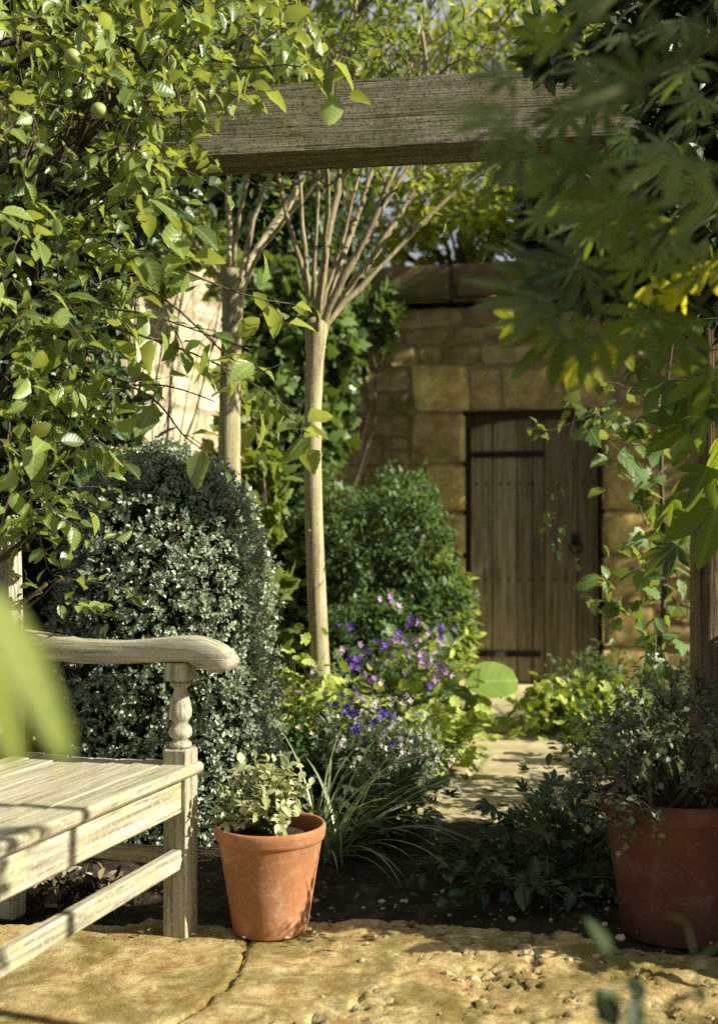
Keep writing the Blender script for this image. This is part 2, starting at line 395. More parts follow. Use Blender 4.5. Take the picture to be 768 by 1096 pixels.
def scallop(n=7, cup=.22, sub=3, notch=.14):
    """a round, lobed leaf; stalk end at the origin side"""
    v = [(0, .08, 0)]; f = []; m = n*sub
    a0, a1 = -PI*.88, PI*.88
    r1 = []; r2 = []
    for i in range(m+1):
        t = i/m; a = a0+(a1-a0)*t
        lob = abs(math.sin(t*n*PI)); rr = .5*(1-notch*(1-lob)**2)
        pl = .035*math.cos(t*n*2*PI)
        v.append((math.sin(a)*rr*.55, .45+math.cos(a)*rr*.55, cup*.18+pl*.5)); r1.append(len(v)-1)
        v.append((math.sin(a)*rr, .45+math.cos(a)*rr, cup*.5+pl)); r2.append(len(v)-1)
    c = len(v); v.append((0, .42, 0))
    for i in range(m):
        f.append((c, r1[i], r1[i+1])); f.append((r1[i], r2[i], r2[i+1], r1[i+1]))
    f.append((c, 0, r1[0])); f.append((c, r1[-1], 0))
    return np.array(v), f
def ivyleaf():
    out = [(0, .0), (.18, -.08), (.42, .02), (.5, .2), (.33, .38), (.38, .62), (.22, .62), (.12, .8), (0, 1.0)]
    pts = out+[(-x, y) for x, y in out[1:-1]][::-1]
    v = [(x, y+.05, -.12*(y**2)-.25*x*x+.06*abs(x)) for x, y in pts]
    v.append((0, .35, .02)); c = len(v)-1; n = len(pts)
    return np.array(v), [(c, i, (i+1) % n)[::-1] for i in range(n)]
def flower(n=5, w=.55, cup=.35):
    ps = []
    for i in range(n):
        t = tiny(w, .05, -.1)
        ps.append((rotz(t[0], i*2*PI/n, s=.5, tilt=cup), t[1]))
    return merge(ps)
L_OV = ovate(); L_OVW = ovate(.62, .16, .3, wave=.03); L_LONG = ovate(.34, .1, .22); L_CURL = ovate(.6, .30, .45, wave=.07); L_FOLD = ovate(.5, .5, .2, wave=.03); L_TINY = tiny(); L_TINYR = tiny(.75, .2, .1)
L_PAL5 = palmate((-1.25, -.62, 0, .62, 1.25), (.72, .92, 1.0, .92, .72))
L_PAL7 = palmate((-1.9, -1.25, -.62, 0, .62, 1.25, 1.9), (.6, .8, .95, 1.0, .95, .8, .6), .25, .2)
L_SC = scallop(); L_IVY = ivyleaf(); L_FL = flower(); L_FL4 = flower(4, .7, .2)

def unit(v): v = np.asarray(v, float); return v/(np.linalg.norm(v)+1e-9)
def rdir(n): v = rng.normal(size=(n, 3)); return v/np.linalg.norm(v, axis=1, keepdims=True)
SUNV = np.array([math.cos(R(31))*math.cos(R(16)), -math.cos(R(31))*math.sin(R(16)), math.sin(R(31))])

def cloud(mb, tmpl, centers, radii, n, size, clump=.25, up=.6, shell=0.0, out=.6, sun=.3, sizevar=.3, flatten=1.0, droop=0.0):
    """leaves gathered in clumps inside ellipsoids; centers (k,3), radii (k,3)"""
    centers = np.atleast_2d(centers); radii = np.atleast_2d(np.asarray(radii, float))
    if radii.shape[1] == 1: radii = np.repeat(radii, 3, 1)
    if len(radii) == 1: radii = np.repeat(radii, len(centers), 0)
    vol = radii.prod(1)**(2/3.); p = vol/vol.sum()
    k = rng.choice(len(centers), n, p=p)
    d = rdir(n); r = rng.random(n)**(1/3.)
    r = shell+(1-shell)*r if shell else r
    P = centers[k]+d*r[:, None]*radii[k]
    if clump:
        # pull leaves to clump centres so that gaps open between sprays
        nc = max(4, int(n/14)); ci = rng.integers(0, n, nc); C_ = P[ci]
        a = rng.integers(0, nc, n)
        Q = C_[a]+rng.normal(size=(n, 3))*clump*np.array([1, 1, flatten])*radii.mean()*.35
        P = Q; d = (P-centers[k[ci]][a]); d /= (np.linalg.norm(d, axis=1, keepdims=True)+1e-9)
    D = d*out+rdir(n)*.7+np.array([0, 0, -droop]); U = np.array([0, 0, up])+SUNV*sun+rdir(n)*.55+d*.3
    S = size*(1+sizevar*rng.normal(size=n)).clip(.45, 1.7)
    mb.inst(tmpl, P, D, U, S, rng.random(n))
    return P

def curve(p0, p1, bend=.1, n=8, sag=0.0):
    p0 = np.asarray(p0, float); p1 = np.asarray(p1, float); L = np.linalg.norm(p1-p0)
    b = rng.normal(size=3)*bend*L*.5; b2 = rng.normal(size=3)*bend*L*.2
    t = np.linspace(0, 1, n)[:, None]
    return p0+(p1-p0)*t+b*np.sin(PI*t)+b2*np.sin(2*PI*t)+np.array([0, 0, -sag*L])*np.sin(PI*t)

def spray(lm, tm, tmpl, p0, dr, length, n, size, droop=.3, r0=.0025, spread=.9, seg=4, up=.8, lpos=.12, petiole=0.0):
    """one leafy shoot: a thin twig with alternating leaves"""
    dr = unit(dr); k = max(4, int(length/.04)+2); pts = [np.asarray(p0, float)]; d = dr.copy()
    for i in range(k):
        d = unit(d+rng.normal(size=3)*.13+np.array([0, 0, -droop/k]))
        pts.append(pts[-1]+d*length/k)
    pts = np.array(pts)
    if tm is not None: tm.tube(pts, np.linspace(r0, r0*.35, len(pts)), seg)
    ts = np.linspace(lpos, 1, n); idx = ts*(len(pts)-1)
    i0 = np.minimum(idx.astype(int), len(pts)-2); fr = (idx-i0)[:, None]
    P = pts[i0]*(1-fr)+pts[i0+1]*fr; T = pts[i0+1]-pts[i0]; T /= np.linalg.norm(T, axis=1, keepdims=True)
    side = np.cross(T, rdir(n)); side /= np.linalg.norm(side, axis=1, keepdims=True)
    side[1::2] = -side[0::2][:len(side[1::2])]
    D = T*.55+side*spread+np.array([0, 0, .15-.35*droop])
    U = np.array([0, 0, up])+rdir(n)*.55+SUNV*.25
    S = size*(1+.25*rng.normal(size=n)).clip(.5, 1.5)
    if petiole:
        Dn = D/np.linalg.norm(D, axis=1, keepdims=True); P2 = P+Dn*petiole*size
        for a, b in zip(P, P2): tm.tube(np.array([a, b]), r0*.5, 3, caps=False)
        P = P2
    lm.inst(tmpl, P, D, U, S, rng.random(n))
    return pts

# ================================================================== SETTING
def grid_mesh(name, mat, x0, x1, y0, y1, step, hfun, kind='structure'):
    nx = int((x1-x0)/step)+1; ny = int((y1-y0)/step)+1
    xs = np.linspace(x0, x1, nx); ys = np.linspace(y0, y1, ny); X, Y = np.meshgrid(xs, ys)
    Z, A = hfun(X, Y)
    v = np.stack([X, Y, Z], -1).reshape(-1, 3)
    i = np.arange(nx*ny).reshape(ny, nx)
    q = np.stack([i[:-1, :-1], i[:-1, 1:], i[1:, 1:], i[1:, :-1]], -1).reshape(-1, 4)
    mb = MB(); mb.v.append(v); lc = np.zeros_like(v); lc[:, 0] = A.reshape(-1); mb.lc.append(lc)
    mb.loops.append(q.reshape(-1)); mb.starts.append(np.arange(len(q))*4); mb.nv = len(v); mb.nl = q.size
    o = mb.build(name, mat); tag(o, kind=kind); return o
def vnoise(X, Y, s, seed=0):
    """smooth value noise"""
    r = np.random.default_rng(seed).random((64, 64)); x = X*s+100; y = Y*s+100
    xi = np.floor(x).astype(int); yi = np.floor(y).astype(int); fx = x-xi; fy = y-yi; fx = fx*fx*(3-2*fx); fy = fy*fy*(3-2*fy)
    g = lambda a, b: r[a % 64, b % 64]
    return (g(xi, yi)*(1-fx)+g(xi+1, yi)*fx)*(1-fy)+(g(xi, yi+1)*(1-fx)+g(xi+1, yi+1)*fx)*fy
def fbm(X, Y, s, seed=0, o=4):
    a = 0; w = .5
    for i in range(o): a = a+w*vnoise(X, Y, s*2**i, seed+i); w *= .5
    return a
def vor(X, Y, cell, seed=1, jit=.9):
    r = np.random.default_rng(seed).random((128, 128, 2)); x = X/cell+50; y = Y/cell+50
    xi = np.floor(x).astype(int); yi = np.floor(y).astype(int)
    F1 = np.full(X.shape, 9.); F2 = np.full(X.shape, 9.); idd = np.zeros(X.shape)
    for a in (-1, 0, 1):
        for b in (-1, 0, 1):
            c = r[(xi+a) % 128, (yi+b) % 128]; dx = xi+a+.5+(c[..., 0]-.5)*jit-x; dy = yi+b+.5+(c[..., 1]-.5)*jit-y
            dd = np.sqrt(dx*dx+dy*dy); nw = dd < F1
            F2 = np.where(nw, F1, np.minimum(F2, dd)); idd = np.where(nw, c[..., 0], idd); F1 = np.where(nw, dd, F1)
    return F2-F1, idd

# ground: one big sheet with a lowered centre for the garden floor
def ground():
    mb = MB(); Rr = 120
    v = [(-Rr, -Rr, -.03), (Rr, -Rr, -.03), (Rr, Rr, -.03), (-Rr, Rr, -.03)]
    mb.add(v, [(0, 1, 2, 3)]); tag(mb.build('ground', M['soil']), kind='structure')
ground()
def shadow_edge(X): return 2.61-.25*np.clip(X-.1, 0, 1)  # follows the edge of a cast shadow; soil past it stands for shade
def soil_h(X, Y):
    e = np.minimum.reduce([X+4, 4-X, Y-.0, 9-Y]).clip(0, .4)/.4
    Z = (fbm(X, Y, 2.2, 3)-.45)*.07+(fbm(X, Y, 18, 9)-.45)*.05
    # the soil sinks under the path and the paving
    onp = ((Y > 3.62) & (X > pathl(Y)-.02) & (X < pathr(Y)+.02)); Z = np.where(onp, -.035, Z)
    Z = np.where((Y < shadow_edge(X)-.10), -.06, Z)
    return Z*e-.02*(1-e), np.ones_like(X)
def pathl(Y): return np.interp(Y, [3.5, 4.2, 5, 6, 7.6], [.02, .16, .30, .38, .55])+.05*np.sin(Y*3)
def pathr(Y): return np.interp(Y, [3.5, 4.2, 5, 6, 7.6], [1.5, 1.4, 1.6, 1.75, 1.9])
grid_mesh('soil_bed', M['soil'], -4, 4, 0, 9, .035, soil_h)
def path_h(X, Y):
    # flat worn flags
    Z = .012+(fbm(X, Y, 1.7, 21)-.5)*.02+(fbm(X, Y, 24, 5)-.5)*.006
    f, i = vor(X, Y, .62, 5); j = (f < .035)
    Z = np.where(j, Z-.01, Z+i*.008)
    edge = np.minimum.reduce([X-pathl(Y), pathr(Y)-X, (Y-3.62)])
    Z = np.where(edge < 0.0, -.05, Z)
    return Z, np.where(j, .1, 1)
grid_mesh('path', M['path'], -.1, 2.0, 3.4, 7.5, .02, path_h)

def pave_h(X, Y):
    Yw = Y+.03*np.sin(X*5); Xw = X+(fbm(X, Y, 5, 2)-.5)*.12; Y2 = Y+(fbm(X, Y, 5, 8)-.5)*.12
    f, i = vor(Xw, Y2, .13, 11); f2, i2 = vor(Xw, Y2, .045, 17)
    Xr = X+(fbm(X, Y, 22, 71)-.5)*.05; Yr = Y+(fbm(X, Y, 22, 72)-.5)*.05; f, i = vor(Xr, Yr, .21, 11); f2, i2 = vor(Xr, Yr, .055, 17)
    mk = np.clip((fbm(X, Y, 5, 73)-.42)*9, 0, 1); f = np.maximum(f, (1-mk)*.2)
    pit = np.clip((.385-fbm(X, Y, 16, 81))*16, 0, 1)*np.clip((fbm(X, Y, 60, 83)-.40)*8, 0, 1)
    rough = .012*np.clip(f/.03, 0, 1)+(fbm(X, Y, 6, 3, 3)-.5)*.009+.004*np.clip(f2/.08, 0, 1)*mk+i*.006+i2*.002*mk+(fbm(X, Y, 45, 6)-.5)*.007-.011*pit
    crack = np.clip(f*16, 0, 1)
    # two big flags under the bench, with an open joint between them
    jx = -.27-.16*(2.45-Y)+.03*np.sin(Y*9)+(fbm(X, Y, 20, 4)-.5)*.05; jd = np.abs(X-jx); jy = np.abs(Y-(2.27+(X+.1)*.05+(fbm(X, Y, 12, 14)-.5)*.05))
    flat = .012+(fbm(X, Y, 6, 30)-.5)*.010+(fbm(X, Y, 40, 33)-.5)*.003
    jj = np.minimum(jd, np.where(X > jx, jy, 9)); flat = flat-.012*np.exp(-(jj/.006)**2)
    s = np.clip((X-(.0-.12+.14*np.sin(Y*6)+(fbm(X, Y, 5, 40)-.5)*.3))/.10, 0, 1)
    Z = flat*(1-s)+rough*s; A = np.clip(jj/.009, 0, 1)*(1-s)+crack*s
    A = np.where(fbm(X, Y, 4, 50) < .40, A*.5+.5, A)
    A = np.minimum(A, 1-s*mk*.6*(1-np.clip(f2/.07, 0, 1))); A = np.minimum(A, 1-s*pit*.85)
    # ragged far edge, cut along a shadow line; dark soil beyond stands for shade
    ed = (shadow_edge(X)+.03*np.sin(X*7)+(fbm(X, Y, 8, 60)-.5)*.16)-Y
    Z = np.where(ed < 0, -.07, Z*np.clip(ed/.02, 0, 1))
    return Z, A
grid_mesh('paving', M['paving'], -1.7, 1.8, .9, 2.75, .007, pave_h)

# ================================================================== BACK WALL WITH DOOR
DW = 7.6
WA = R(-8)
def local(root_loc, rz):
    c, s = math.cos(rz), math.sin(rz)
    return lambda u, d, z: (root_loc[0]+u*c-d*s, root_loc[1]+u*s+d*c, z)

def stone_block(mb, u0, u1, z0, z1, prot=.015, rnd=.5, rough=.008, gap=.006, back=.05):
    u0 += gap; u1 -= gap; z0 += gap; z1 -= gap
    nx = max(4, int((u1-u0)/.045)+2); nz = max(4, int((z1-z0)/.045)+2)
    U, Z = np.meshgrid(np.linspace(0, 1, nx), np.linspace(0, 1, nz))
    k = rng.normal(size=4)*.006
    eu = np.minimum(U, 1-U)*(u1-u0); ez = np.minimum(Z, 1-Z)*(z1-z0); e = np.minimum(eu, ez)
    rnd_ = np.clip(e/.010, 0, 1)**.5
    sd = int(rng.integers(0, 9999))
    nn = (fbm(U*(u1-u0), Z*(z1-z0), 9, sd)-.47)
    depth = -(prot*rnd_)-nn*rough*4*rnd_
    uu = u0+U*(u1-u0)+(fbm(U, Z*2, 3, sd+7)-.5)*rough*4+k[0]*(Z-.5)*2; zz = z0+Z*(z1-z0)+(fbm(U*2, Z, 3, sd+9)-.5)*rough*4+k[1]*(U-.5)*2
    ca, cb = 2*U-1, 2*Z-1; kr = .005+rough*.6
    uu = uu-np.sign(ca)*np.abs(ca)**3*np.abs(cb)**5*kr*1.6; zz = zz-np.sign(cb)*np.abs(cb)**3*np.abs(ca)**5*kr
    v = np.stack([uu, depth, zz], -1).reshape(-1, 3)
    i = np.arange(nx*nz).reshape(nz, nx)
    q = np.stack([i[:-1, :-1], i[:-1, 1:], i[1:, 1:], i[1:, :-1]], -1).reshape(-1, 4).tolist()
    # skirt to the mortar
    ring = list(i[0, :])+list(i[1:, -1])+list(i[-1, -2::-1])+list(i[-2:0:-1, 0]); n0 = len(v); sk = v[ring].copy(); sk[:, 1] = back
    m = len(ring)
    q += [(ring[a], n0+a, n0+(a+1) % m, ring[(a+1) % m])[::-1] for a in range(m)]
    vv = np.concatenate([v, sk]); lc = np.zeros_like(vv); lc[:, 2] = rnd
    mb.add(vv, q, lc)

def fill_course(mb, u0, u1, z0, z1, wmin, wmax, base=.35, var=.25, split=.3, rough=.008, prot=.018):
    u = u0
    while u < u1-.02:
        w = rng.uniform(wmin, wmax)
        if u1-(u+w) < wmin*.7: w = u1-u
        a = float(np.clip(base+rng.normal()*var, 0, .95))
        if rng.random() < split and z1-z0 > .2:
            zm = z0+(z1-z0)*rng.uniform(.4, .6)
            stone_block(mb, u, u+w, z0, zm, prot+rng.uniform(-.008, .008), a, rough)
            if w > .3 and rng.random() < .6:
                um = u+w*rng.uniform(.4, .6); stone_block(mb, u, um, zm, z1, prot, float(np.clip(a+.1, 0, .95)), rough); stone_block(mb, um, u+w, zm, z1, prot, a, rough)
            else: stone_block(mb, u, u+w, zm, z1, prot+rng.uniform(-.008, .008), float(np.clip(a-.1, 0, 1)), rough)
        else: stone_block(mb, u, u+w, z0, z1, prot+rng.uniform(-.01, .01), a, rough)
        u += w

wall_loc = ((568-CX)*DW/F, DW, 0)
bw = empty('stone_wall', wall_loc, WA)
tag(bw, 'shaded honey brown rubble stone wall with coping around the old door', 'wall')
DL, DR, DH = -.50, .53, 2.06
WL, WR = -3.1, 3.4
mb = MB()
zc = [0, .34, .66, 1.02, 1.34, 1.70, 2.085]
for a, b in zip(zc[:-1], zc[1:]):
    qw = rng.uniform(.24, .44); qw2 = rng.uniform(.24, .44)
    stone_block(mb, DL-qw, DL, a, b, .022, rng.uniform(.62, .85), .004)
    stone_block(mb, DR, DR+qw2, a, b, .022, rng.uniform(.6, .9), .004)
    m_ = (a+b)/2+rng.uniform(-.03, .03)
    for (c1, c2) in ((a, m_), (m_, b)):
        fill_course(mb, WL, DL-qw, c1, c2, .13, .42, split=.15, prot=.010, var=.16, base=.36)
        fill_course(mb, DR+qw2, WR, c1, c2, .16, .46, split=.15, base=.5, prot=.010, var=.16)
za, zb = 2.085, 2.43
stone_block(mb, -.88, -.45, za, zb+.01, .03, .98, .003)
stone_block(mb, -.45, -.21, za, zb-.02, .02, .6, .006)
stone_block(mb, -.21, .24, za, zb-.02, .022, .66, .005)
stone_block(mb, .24, .62, za, zb-.01, .02, .6, .006)

for c1, c2 in ((za, 2.25), (2.25, zb)): fill_course(mb, WL, -.88, c1, c2, .14, .4, split=.1, var=.15); fill_course(mb, .62, WR, c1, c2, .16, .4, split=.1, var=.15)
fill_course(mb, WL, WR, 2.43, 2.59, .16, .5, base=.3, split=0, var=.15); fill_course(mb, WL, WR, 2.59, 2.72, .14, .4, base=.28, split=0, var=.15); fill_course(mb, WL, WR, 2.72, 2.86, .2, .5, base=.25, split=0, var=.15)
mb.build('masonry', M['stone'], bw)
# wall body with the door opening left free
mb = MB()
mb.box(WL, DL-.004, .002, .38, -.1, 2.86); mb.box(DR+.004, WR, .002, .38, -.1, 2.86); mb.box(DL-.004, DR+.004, .003, .38, 2.09, 2.86)
mb.build('mortar_bed', M['mortar'], bw, flat=True)
mb = MB(); u = WL-.03
while u < WR:
    w = rng.uniform(.55, .95); stone_block(mb, u, u+w, 2.88, 3.17, .10, float(rng.uniform(.2, .4)), .008, .005, .42)
    mb.box(u+.004, u+w-.004, -.09, .42, 2.885, 3.165, .02, rnd=.3); u += w
mb.build('coping', M['coping'], bw)
# reveals of the opening
mb = MB()
for zz0, zz1 in zip(zc[:-1], zc[1:]):
    mb.box(DL-.06, DL+.012, -.012, .20, zz0+.006, zz1-.03, .008, rnd=.9); mb.box(DR-.012, DR+.06, -.012, .20, zz0+.006, zz1-.03, .008, rnd=.6)
mb.build('jamb_stone', M['stone'], bw)

# door
dl = local(wall_loc, WA)
dr_ = empty('plank_door', dl(0, .10, 0.05), WA)
tag(dr_, 'old vertical plank door set in the stone wall, weathered grey brown', 'door')
pw = [.17, .19, .12, .09, .25, .16]; u = DL+.05; hs = []
edges = [u]
for w in pw: edges.append(edges[-1]+w)
sc_ = (DR-.035-edges[0])/(edges[-1]-edges[0]); edges = [edges[0]+(e-edges[0])*sc_ for e in edges]
mb = MB()
for k in range(6):
    ua, ub = edges[k]+.003, edges[k+1]-.003; uc = (ua+ub)/2; h = 2.0
    mb.box(ua, ub, rng.uniform(0, .006), .045, 0.0 if k != 3 else .015, h, .004, rnd=(.85, .95, .6, .35, .45, .3)[k])
planks = mb.build('planks', M['door'], dr_, flat=True)
for zz, l in ((1.72, .55), (.22, .52)):
    mb = MB(); mb.box(DL+.055, DL+.055+l, -.012, -.002, zz-.022, zz+.022, .003); 
    for q in range(4): mb.lathe([(.0, -.001), (.011, 0), (.008, .006), (0, .008)], 8, (DL+.1+q*.13, -.012, zz))
    mb.build('strap_hinge', M['iron'], planks)
mb = MB()
th = np.linspace(0, 2*PI, 25); mb.tube(np.stack([.33+.045*np.sin(th), np.full(25, -.03), 1.02+.045*np.cos(th)], 1), .008, 6, caps=False)
mb.box(.305, .355, -.014, -.002, 1.03, 1.12, .003); mb.tube([(.33, -.002, 1.065), (.33, -.035, 1.065)], .012, 8)
mb.build('ring_handle', M['iron'], planks)
for zz in (.78, 1.5):
    for k in range(6):
        c = (edges[k]+edges[k+1])/2
        for q in (-.035, .035): mb = MB(); mb.tube([(c+q, .004, zz), (c+q, -.006, zz+.0)], .0075, 7); mb.build('nail', M['iron'], planks)
mb = MB(); mb.box(DL+.014, DL+.048, .02, .09, -.05, 2.03); mb.box(DR-.035, DR-.014, .02, .09, -.05, 2.03)

us = np.linspace(DL+.012, DR-.012, 17); za_ = 1.985-.075*((us-.015)/.5)**2; v = []
for u_, z_ in zip(us, za_): v += [(u_, -.02, z_), (u_, -.02, 2.085), (u_, .09, 2.085), (u_, .09, z_)]
mb.add(v, [(4*k+a, 4*k+(a+1) % 4, 4*k+4+(a+1) % 4, 4*k+4+a) for k in range(16) for a in range(4)])
mb.box(DL, DR, .15, .2, -.05, 2.05)
mb.build('door_frame', M['frame'], dr_)
mb = MB(); mb.box(-.62, .66, -.42, .09, -.08, .045, .012, rnd=.6)
o = mb.build('doorstep', M['path']); o.location = wall_loc; o.rotation_euler = (0, 0, WA)
tag(o, 'worn stone step at the foot of the plank door', 'doorstep')
mb = MB(); mb.box(-.55, .8, -.80, -.44, -.08, .0, .012)

# sunlit limewashed wall at the left, behind the apple tree
A0, A1 = np.array([-2.35, 4.55]), np.array([-.86, 6.75])
ln = np.linalg.norm(A1-A0); ang = math.atan2(A1[1]-A0[1], A1[0]-A0[0])
ww = empty('limewashed_wall', (A0[0], A0[1], 0), ang)
tag(ww, 'sunlit cream limewashed rubble wall glimpsed behind the apple branches', 'wall')
mb = MB(); z = 0
while z < 2.9:
    h = rng.uniform(.16, .28); fill_course(mb, 0, ln, z, z+h, .15, .42, split=.2, rough=.010, prot=.014, base=.5, var=.12); z += h
mb.build('masonry', M['white_stone'], ww)
mb = MB(); mb.box(0, ln, -.004, .35, -.1, z); mb.build('limewash_bed', M['white_stone'], ww, flat=True)
mb = MB(); u = -.02
while u < ln: w = rng.uniform(.4, .6); mb.box(u, u+w-.006, -.05, .40, z+.003, z+.08, .012, rnd=.4); u += w
mb.build('coping', M['coping'], ww)

# ================================================================== PERGOLA
BA = R(-6.6)
pg = empty('pergola', (0, 2.98, 0), BA)
tag(pg, 'rough sawn grey timber pergola with its beam crossing overhead', 'pergola')
mb = MB()
def rough_beam(mb, x0, x1, y0, y1, z0, z1, step=.05, jit=.0025, taper=0):
    nx = int(abs(x1-x0)/step)+2
    xs = np.linspace(x0, x1, nx); prof = []
    ny, nz = 3, 6
    for t in np.linspace(0, 1, nz)[:-1]: prof.append((y0, z0+(z1-z0)*t))
    for t in np.linspace(0, 1, ny)[:-1]: prof.append((y0+(y1-y0)*t, z1))
    for t in np.linspace(0, 1, nz)[:-1]: prof.append((y1, z1-(z1-z0)*t))
    for t in np.linspace(0, 1, ny)[:-1]: prof.append((y1-(y1-y0)*t, z0))
    prof = np.array(prof); m = len(prof)
    V = np.zeros((nx, m, 3)); V[:, :, 0] = xs[:, None]; V[:, :, 1:] = prof[None]
    V += rng.normal(0, jit*.35, V.shape)
    V[:, :, 2] += (np.sin(xs*2.1)*.003)[:, None]
    fs = [(i*m+j, (i+1)*m+j, (i+1)*m+(j+1) % m, i*m+(j+1) % m) for i in range(nx-1) for j in range(m)]
    fs += [tuple(range(m)), tuple((nx-1)*m+j for j in range(m))[::-1]]
    mb.add(V.reshape(-1, 3), fs)
rough_beam(mb, -1.6, 1.2, -.06, .09, 2.10, 2.293)
mb.build('beam', M['beam'], pg, flat=True)
def rough_post(mb, cx, cy, w, z0, z1):
    t = MB(); rough_beam(t, z0, z1, -w/2, w/2, -w/2, w/2)
    v = np.concatenate(t.v); v = np.stack([v[:, 2]+cx, v[:, 1]+cy, v[:, 0]], 1)
    mb.v.append(v); mb.lc.append(np.zeros_like(v)); mb.loops.append(np.concatenate(t.loops)+mb.nv); mb.starts.append(np.concatenate(t.starts)+mb.nl); mb.nv += len(v); mb.nl += t.nl
ca_, sa_ = math.cos(-BA), math.sin(-BA)
for wx, wy, hh in ((1.065, 3.034, 2.24), (-1.5, 3.32, 2.24)):
    dx, dy = wx, wy-2.98; cx, cy = dx*ca_-dy*sa_, dx*sa_+dy*ca_
    mb = MB(); rough_post(mb, cx, cy, .15, -.1, hh); mb.build('post', M['post'], pg, fixn=True)
mb = MB()
for bx_ in (-1.66, 1.03):
    for bz_ in (2.15, 2.24): m_b = MB(); m_b.lathe([(.0, .012), (.011, .012), (.016, .006), (.018, 0)], 10); v = np.concatenate(m_b.v); m_b.v = [np.stack([v[:, 0]+bx_, -.062-v[:, 2], v[:, 1]+bz_], 1)]; m_b.build('bolt', M['iron'], pg)

# ================================================================== BENCH
BR = R(-17)
bench = empty('garden_bench', (-.437, 2.52, 0.012), BR)
tag(bench, 'weathered teak garden bench with lichen, scrolled arm and turned arm post', 'bench')
T = lambda a: M['teak_'+a]
def one(name, axis, *b, bev=.004, par=bench, **k):
    m = MB(); m.box(*b, b=bev, **k); return m.build(name, T(axis), par, flat=False if k.get('sm') else True)
YN = -1.50
LH = .032
def leg(x, y, top):
    one('leg', 'z', x-LH, x+LH, y-LH, y+LH, -.01, top, bev=.004)
leg(0, 0, .452); leg(0, YN, .452)
def backpost(y):
    m = MB(); P = [(-.485, -.01), (-.485, .40), (-.488, .60), (-.500, 1.03)]
    v = []
    for (x, z) in P:
        for sx, sy in ((-1, -1), (1, -1), (1, 1), (-1, 1)): v.append((x+sx*.028, y+sy*.028, z))
    f = [(0, 1, 2, 3)[::-1], (12, 13, 14, 15)]
    for i in range(3):
        for j in range(4): k = (j+1) % 4; f.append((i*4+j, i*4+k, i*4+4+k, i*4+4+j))
    v += []
    m.add(v, f); o = m.build('back_leg', T('z'), bench, flat=True)
    bv = o.modifiers.new('bevel', 'BEVEL'); bv.width = .004; bv.segments = 1
backpost(0); backpost(YN)
one('front_rail', 'y', -.012, .020, YN+LH+.001, -LH-.001, .300, .386)
one('front_stretcher', 'y', -.006, .022, YN+LH+.001, -LH-.001, .165, .212)
one('back_rail', 'y', -.500, -.473, YN+.029, -.029, .30, .386)
for y in (0, YN):
    one('side_rail', 'x', -.456, -.033, y-.014, y+.016, .300, .386)
    one('side_stretcher', 'x', -.456, -.033, y-.012, y+.012, .165, .205)
mb = MB(); xs = [(-.455, -.4005), (-.398, -.3305), (-.328, -.2585), (-.256, -.1865), (-.184, -.1145), (-.112, -.0395)]
for i, (a, b) in enumerate(xs):
    dz = .0+.006*((i-2.5)/2.5)**2
    mb.box(a, b, YN-.035+rng.uniform(-.006, .006), .036+rng.uniform(-.006, .006), .388+dz, .408+dz, .003, jit=.0006, rnd=rng.random())
mb.build('seat', T('y'), bench, flat=True)
m = MB(); m.box(-.037, .048, YN-.036, .036, .389, .4155, .007, jit=.0006); m.build('front_slat', T('y'), bench, flat=True)
def arm(y):
    m = MB()
    prof = [(-.53, .738, .672), (-.45, .735, .668), (-.36, .722, .660), (-.26, .712, .654), (-.16, .711, .655), (-.08, .718, .660), (-.02, .725, .664), (.03, .727, .664), (.055, .724, .655), (.085, .716, .644), (.115, .703, .641), (.135, .688, .647), (.142, .675, .662)]
    W = .033; v = []; f = []; nxs = len(prof)
    for i, (x, zt, zb) in enumerate(prof):
        w = W*(.82 if i < 2 else 1); c = .006 if i < nxs-1 else .003
        v += [(x, y-w, zb+c), (x, y-w, zt-c), (x, y-w+c, zt), (x, y+w-c, zt), (x, y+w, zt-c), (x, y+w, zb+c), (x, y+w-c, zb), (x, y-w+c, zb)]
    for i in range(nxs-1):
        for j in range(8): k = (j+1) % 8; f.append((i*8+j, (i+1)*8+j, (i+1)*8+k, i*8+k))
    f.append(tuple(range(8))); f.append(tuple((nxs-1)*8+j for j in range(8))[::-1])
    m.add(v, f); o = arm_o = m.build('armrest', T('x'), bench, fixn=True)
    m = MB()
    m.lathe([(.012, .452), (.024, .453), (.028, .458), (.026, .466), (.018, .470), (.019, .474), (.027, .482), (.029, .492), (.026, .503), (.017, .512), (.020, .518), (.027, .530), (.028, .545), (.024, .565), (.018, .585), (.015, .597), (.020, .601), (.026, .606), (.026, .612), (.020, .616), (.01, .617)], 28, (0, y, 0))
    m.build('turned_spindle', T('z'), arm_o)
    one('arm_block', 'z', -.030, .030, y-.030, y+.030, .617, .662, par=arm_o)
arm(0); arm(YN)
mb = MB()
one('back_top_rail', 'y', -.515, -.485, YN+.03, -.03, .93, 1.01)
one('back_bottom_rail', 'y', -.502, -.475, YN+.03, -.03, .47, .53)
mb = MB()
for i in range(16):
    yy = YN+.08+i*(1.34/15)
    m = MB(); v = []
    for (x, z) in ((-.489, .531), (-.499, .929)):
        for sx, sy in ((-1, -1), (1, -1), (1, 1), (-1, 1)): v.append((x+sx*.007, yy+sy*.02, z))
    m.add(v, [(0, 1, 5, 4), (1, 2, 6, 5), (2, 3, 7, 6), (3, 0, 4, 7), (0, 3, 2, 1), (4, 5, 6, 7)]); m.build('back_slat', T('z'), bench, flat=True)

